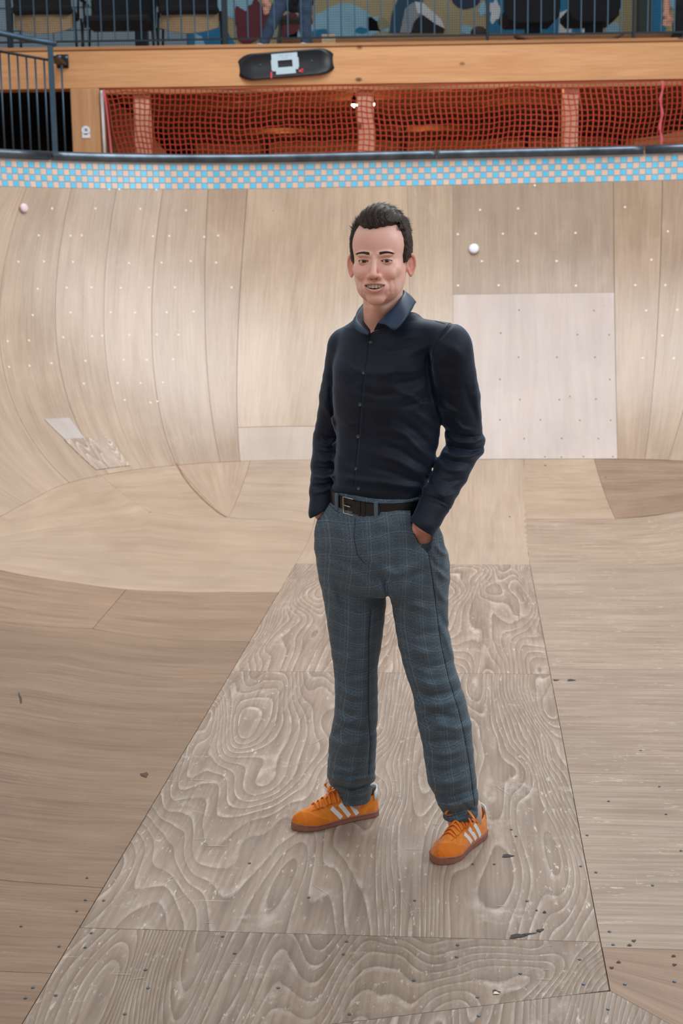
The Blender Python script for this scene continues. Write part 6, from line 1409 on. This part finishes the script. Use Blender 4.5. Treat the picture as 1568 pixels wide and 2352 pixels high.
# ================================================================ people on the gallery (seen from the knees down behind the railing)
def figure(name, label, J, colt, colj, hairc, seat):
    """J: joints in world metres; one continuous body, clothes and hair as parts"""
    r = tag(empty(name, (J['hip'][0], J['hip'][1], seat)), label, 'person')
    mid = lambda a, b, t=.5: tuple(a[i] + (b[i] - a[i]) * t for i in range(3))
    H = J['head']; N = J['neck']; P = J['hip']
    def legs(x, y, z, k):
        d = None
        for s in 'LR':
            hp = (P[0] + (.09 if s == 'L' else -.09), P[1], P[2]); e = chain(x, y, z, [(hp, .085 * k), (J['knee' + s], .058 * k), (mid(J['knee' + s], J['ank' + s], .35), .056 * k), (J['ank' + s], .040 * k)], .02); d = e if d is None else smin(d, e, .02)
        return smin(d, ell(x, y, z, P, (.165 * k, .12 * k, .12 * k)), .04)
    def top(x, y, z, k):
        d = cap(x, y, z, P, (N[0], N[1], N[2] - .14), .125 * k, .135 * k)
        d = smin(d, cap(x, y, z, J['shL'], J['shR'], .065 * k, .065 * k), .05)
        for s in 'LR': d = smin(d, chain(x, y, z, [(J['sh' + s], .060 * k), (J['el' + s], .046 * k), (mid(J['el' + s], J['ha' + s], .82), .034 * k)], .02), .02)
        return d
    def body(x, y, z):
        d = smin(legs(x, y, z, .72), top(x, y, z, .72), .03)
        d = smin(d, cap(x, y, z, N, H, .052, .05), .02); d = smin(d, ell(x, y, z, H, (.073, .092, .115)), .02); d = smin(d, cap(x, y, z, (H[0], H[1] - .09, H[2] + .01), (H[0], H[1] - .115, H[2] - .03), .010, .014), .01)
        for s in (-1, 1): d = smin(d, ell(x, y, z, (H[0] + s * .076, H[1] + .005, H[2] - .005), (.010, .018, .030)), .006)
        for s in 'LR':
            e, h = np.array(J['el' + s]), np.array(J['ha' + s]); v = (h - e) / np.linalg.norm(h - e); q = np.array([v[1], -v[0], 0]); q /= np.linalg.norm(q) + 1e-9; sd = np.cross(v, [0, 1, 0]); sd /= np.linalg.norm(sd) + 1e-9
            d = smin(d, cap(x, y, z, tuple(h - v * .10), tuple(h), .026, .028), .02)
            d = smin(d, cap(x, y, z, tuple(h - sd * .018), tuple(h + sd * .018 + v * .04), .020, .020), .015)
            for k in range(4): a = h + v * .05 + sd * (.027 * (k - 1.5) / 1.5); d = smin(d, cap(x, y, z, tuple(a), tuple(a + v * (.055 + .008 * (k % 2)) + np.array([0, .012, 0])), .0085, .0075), .004)
            d = smin(d, cap(x, y, z, tuple(h + sd * .02), tuple(h + sd * .050 + v * .05), .012, .009), .008)
        for s in 'LR': a = J['ank' + s]; d = smin(d, cap(x, y, z, (a[0], a[1] + .02, seat + .035), (a[0] - .02, a[1] - .12, seat + .03), .028, .024), .02)
        return d
    def shoes(x, y, z, s): a = J['ank' + s]; return smax(cap(x, y, z, (a[0], a[1] + .03, seat + .04), (a[0] - .02, a[1] - .15, seat + .034), .046, .040), seat + .002 - z, .004)
    allp = np.array([v for v in J.values()]); lo = allp.min(0) - .22; hi = allp.max(0) + .22; g = lambda h: (rng(lo[0], hi[0], h), rng(lo[1], hi[1], h), rng(seat - .01, hi[2], h))
    sm_ = simple('person_skin', (226, 164, 140), .5)
    V, F = sdf_mesh(body, *g(.009)); b = np_mesh('body', V, F, sm_, r)
    V, F = sdf_mesh(lambda x, y, z: smax(legs(x, y, z, 1.0), seat + .075 - z, .004) - .0025 * np.sin(z * 70 + x * 40), *g(.011)); np_mesh('trousers', V, F, simple('person_trousers_' + str(colj[0]), colj, .85, var=.2, scale=9), r)
    V, F = sdf_mesh(lambda x, y, z: smax(top(x, y, z, 1.0), P[2] - .08 - z, .004), *g(.011)); np_mesh('jacket', V, F, simple('person_jacket_' + str(colt[0]), colt, .85, var=.2, scale=9), r)
    for s in 'LR': V, F = sdf_mesh(lambda x, y, z: shoes(x, y, z, s), *g(.010)); np_mesh('shoe', V, F, simple('person_shoe', (208, 206, 204) if colj[0] > 40 else (30, 30, 34), .6), r)
    V, F = sdf_mesh(lambda x, y, z: smax(ell(x, y, z, (H[0], H[1] + .012, H[2] + .02), (.082, .098, .112)), np.minimum(H[2] + .055 - z, H[1] - .01 - y), .01), *g(.008)); np_mesh('hair', V, F, simple('person_hair', hairc, .6), r)
    return r
def a3(px, py, Y): return tuple(float(c) for c in at(px, py, Y))
zf = zb1 + .001
def seated(name, label, hip, kL, kR, aL, aR, haL, haR, lean, Y, *c):
    h = a3(hip[0], 0, Y); P = (h[0], Y, zf + .52); N = (P[0] + lean[0], P[1] + lean[1], P[2] + .50); hd = (N[0] + lean[0] * .3, N[1] - .03, N[2] + .17)
    kz = zf + .50
    J = dict(hip=P, neck=N, head=hd, shL=(N[0] + .17, N[1], N[2] - .07), shR=(N[0] - .17, N[1], N[2] - .07))
    for s, k, a, hh in (('L', kL, aL, haL), ('R', kR, aR, haR)):
        q = a3(k, 0, Y - .40); J['knee' + s] = (q[0], Y - .40, kz); q = a3(a[0], 100, Y - .40 + a[1]); J['ank' + s] = (q[0], Y - .40 + a[1], zf + .08)
        q = a3(hh[0], hh[1], Y - hh[2]); J['ha' + s] = q; sh = J['sh' + s]; J['el' + s] = ((sh[0] + q[0]) / 2 + (.05 if s == 'L' else -.05), (sh[1] + q[1]) / 2 + .05, (sh[2] + q[2]) / 2 - .02)
    return figure(name, label, J, *c, zf)
seated('person', 'person in blue jeans sitting behind the gallery railing above the hung skateboard', (676, 0), 700, 655, (702, .0), (604, .0), (712, -20, .30), (611, 6, .36), (-.02, -.22), 12.80, (52, 60, 72), (66, 88, 116), (60, 46, 38))
seated('person', 'person in black clothes sitting on the gallery at the far right edge of the picture', (1600, 0), 1625, 1570, (1630, .0), (1552, .0), (1640, -20, .35), (1531, 34, .40), (-.03, -.20), 12.95, (20, 22, 28), (22, 24, 30), (70, 64, 62))
for (px, Yc, lab) in ((676, 12.86, 'small grey stool under the person in blue jeans'), (1600, 13.01, 'small grey stool under the person in black at the right')):
    xx = X(px, 0, Yc); st = tag(empty('stool', (xx, Yc, zb1)), lab, 'stool', 'stools on the gallery'); sm2 = simple('grey_stool', (90, 96, 104), .6)
    MB().box((0, 0, .345), (.30, .26, .03), bev=.01).build('seat', sm2, st)
    for sx in (-1, 1):
        for sy in (-1, 1): MB().tube([(sx * .12, sy * .10, .33), (sx * .16, sy * .14, 0.0 if px < 1000 else 0.0)], .014, 8).build('leg', sm2, st, True)
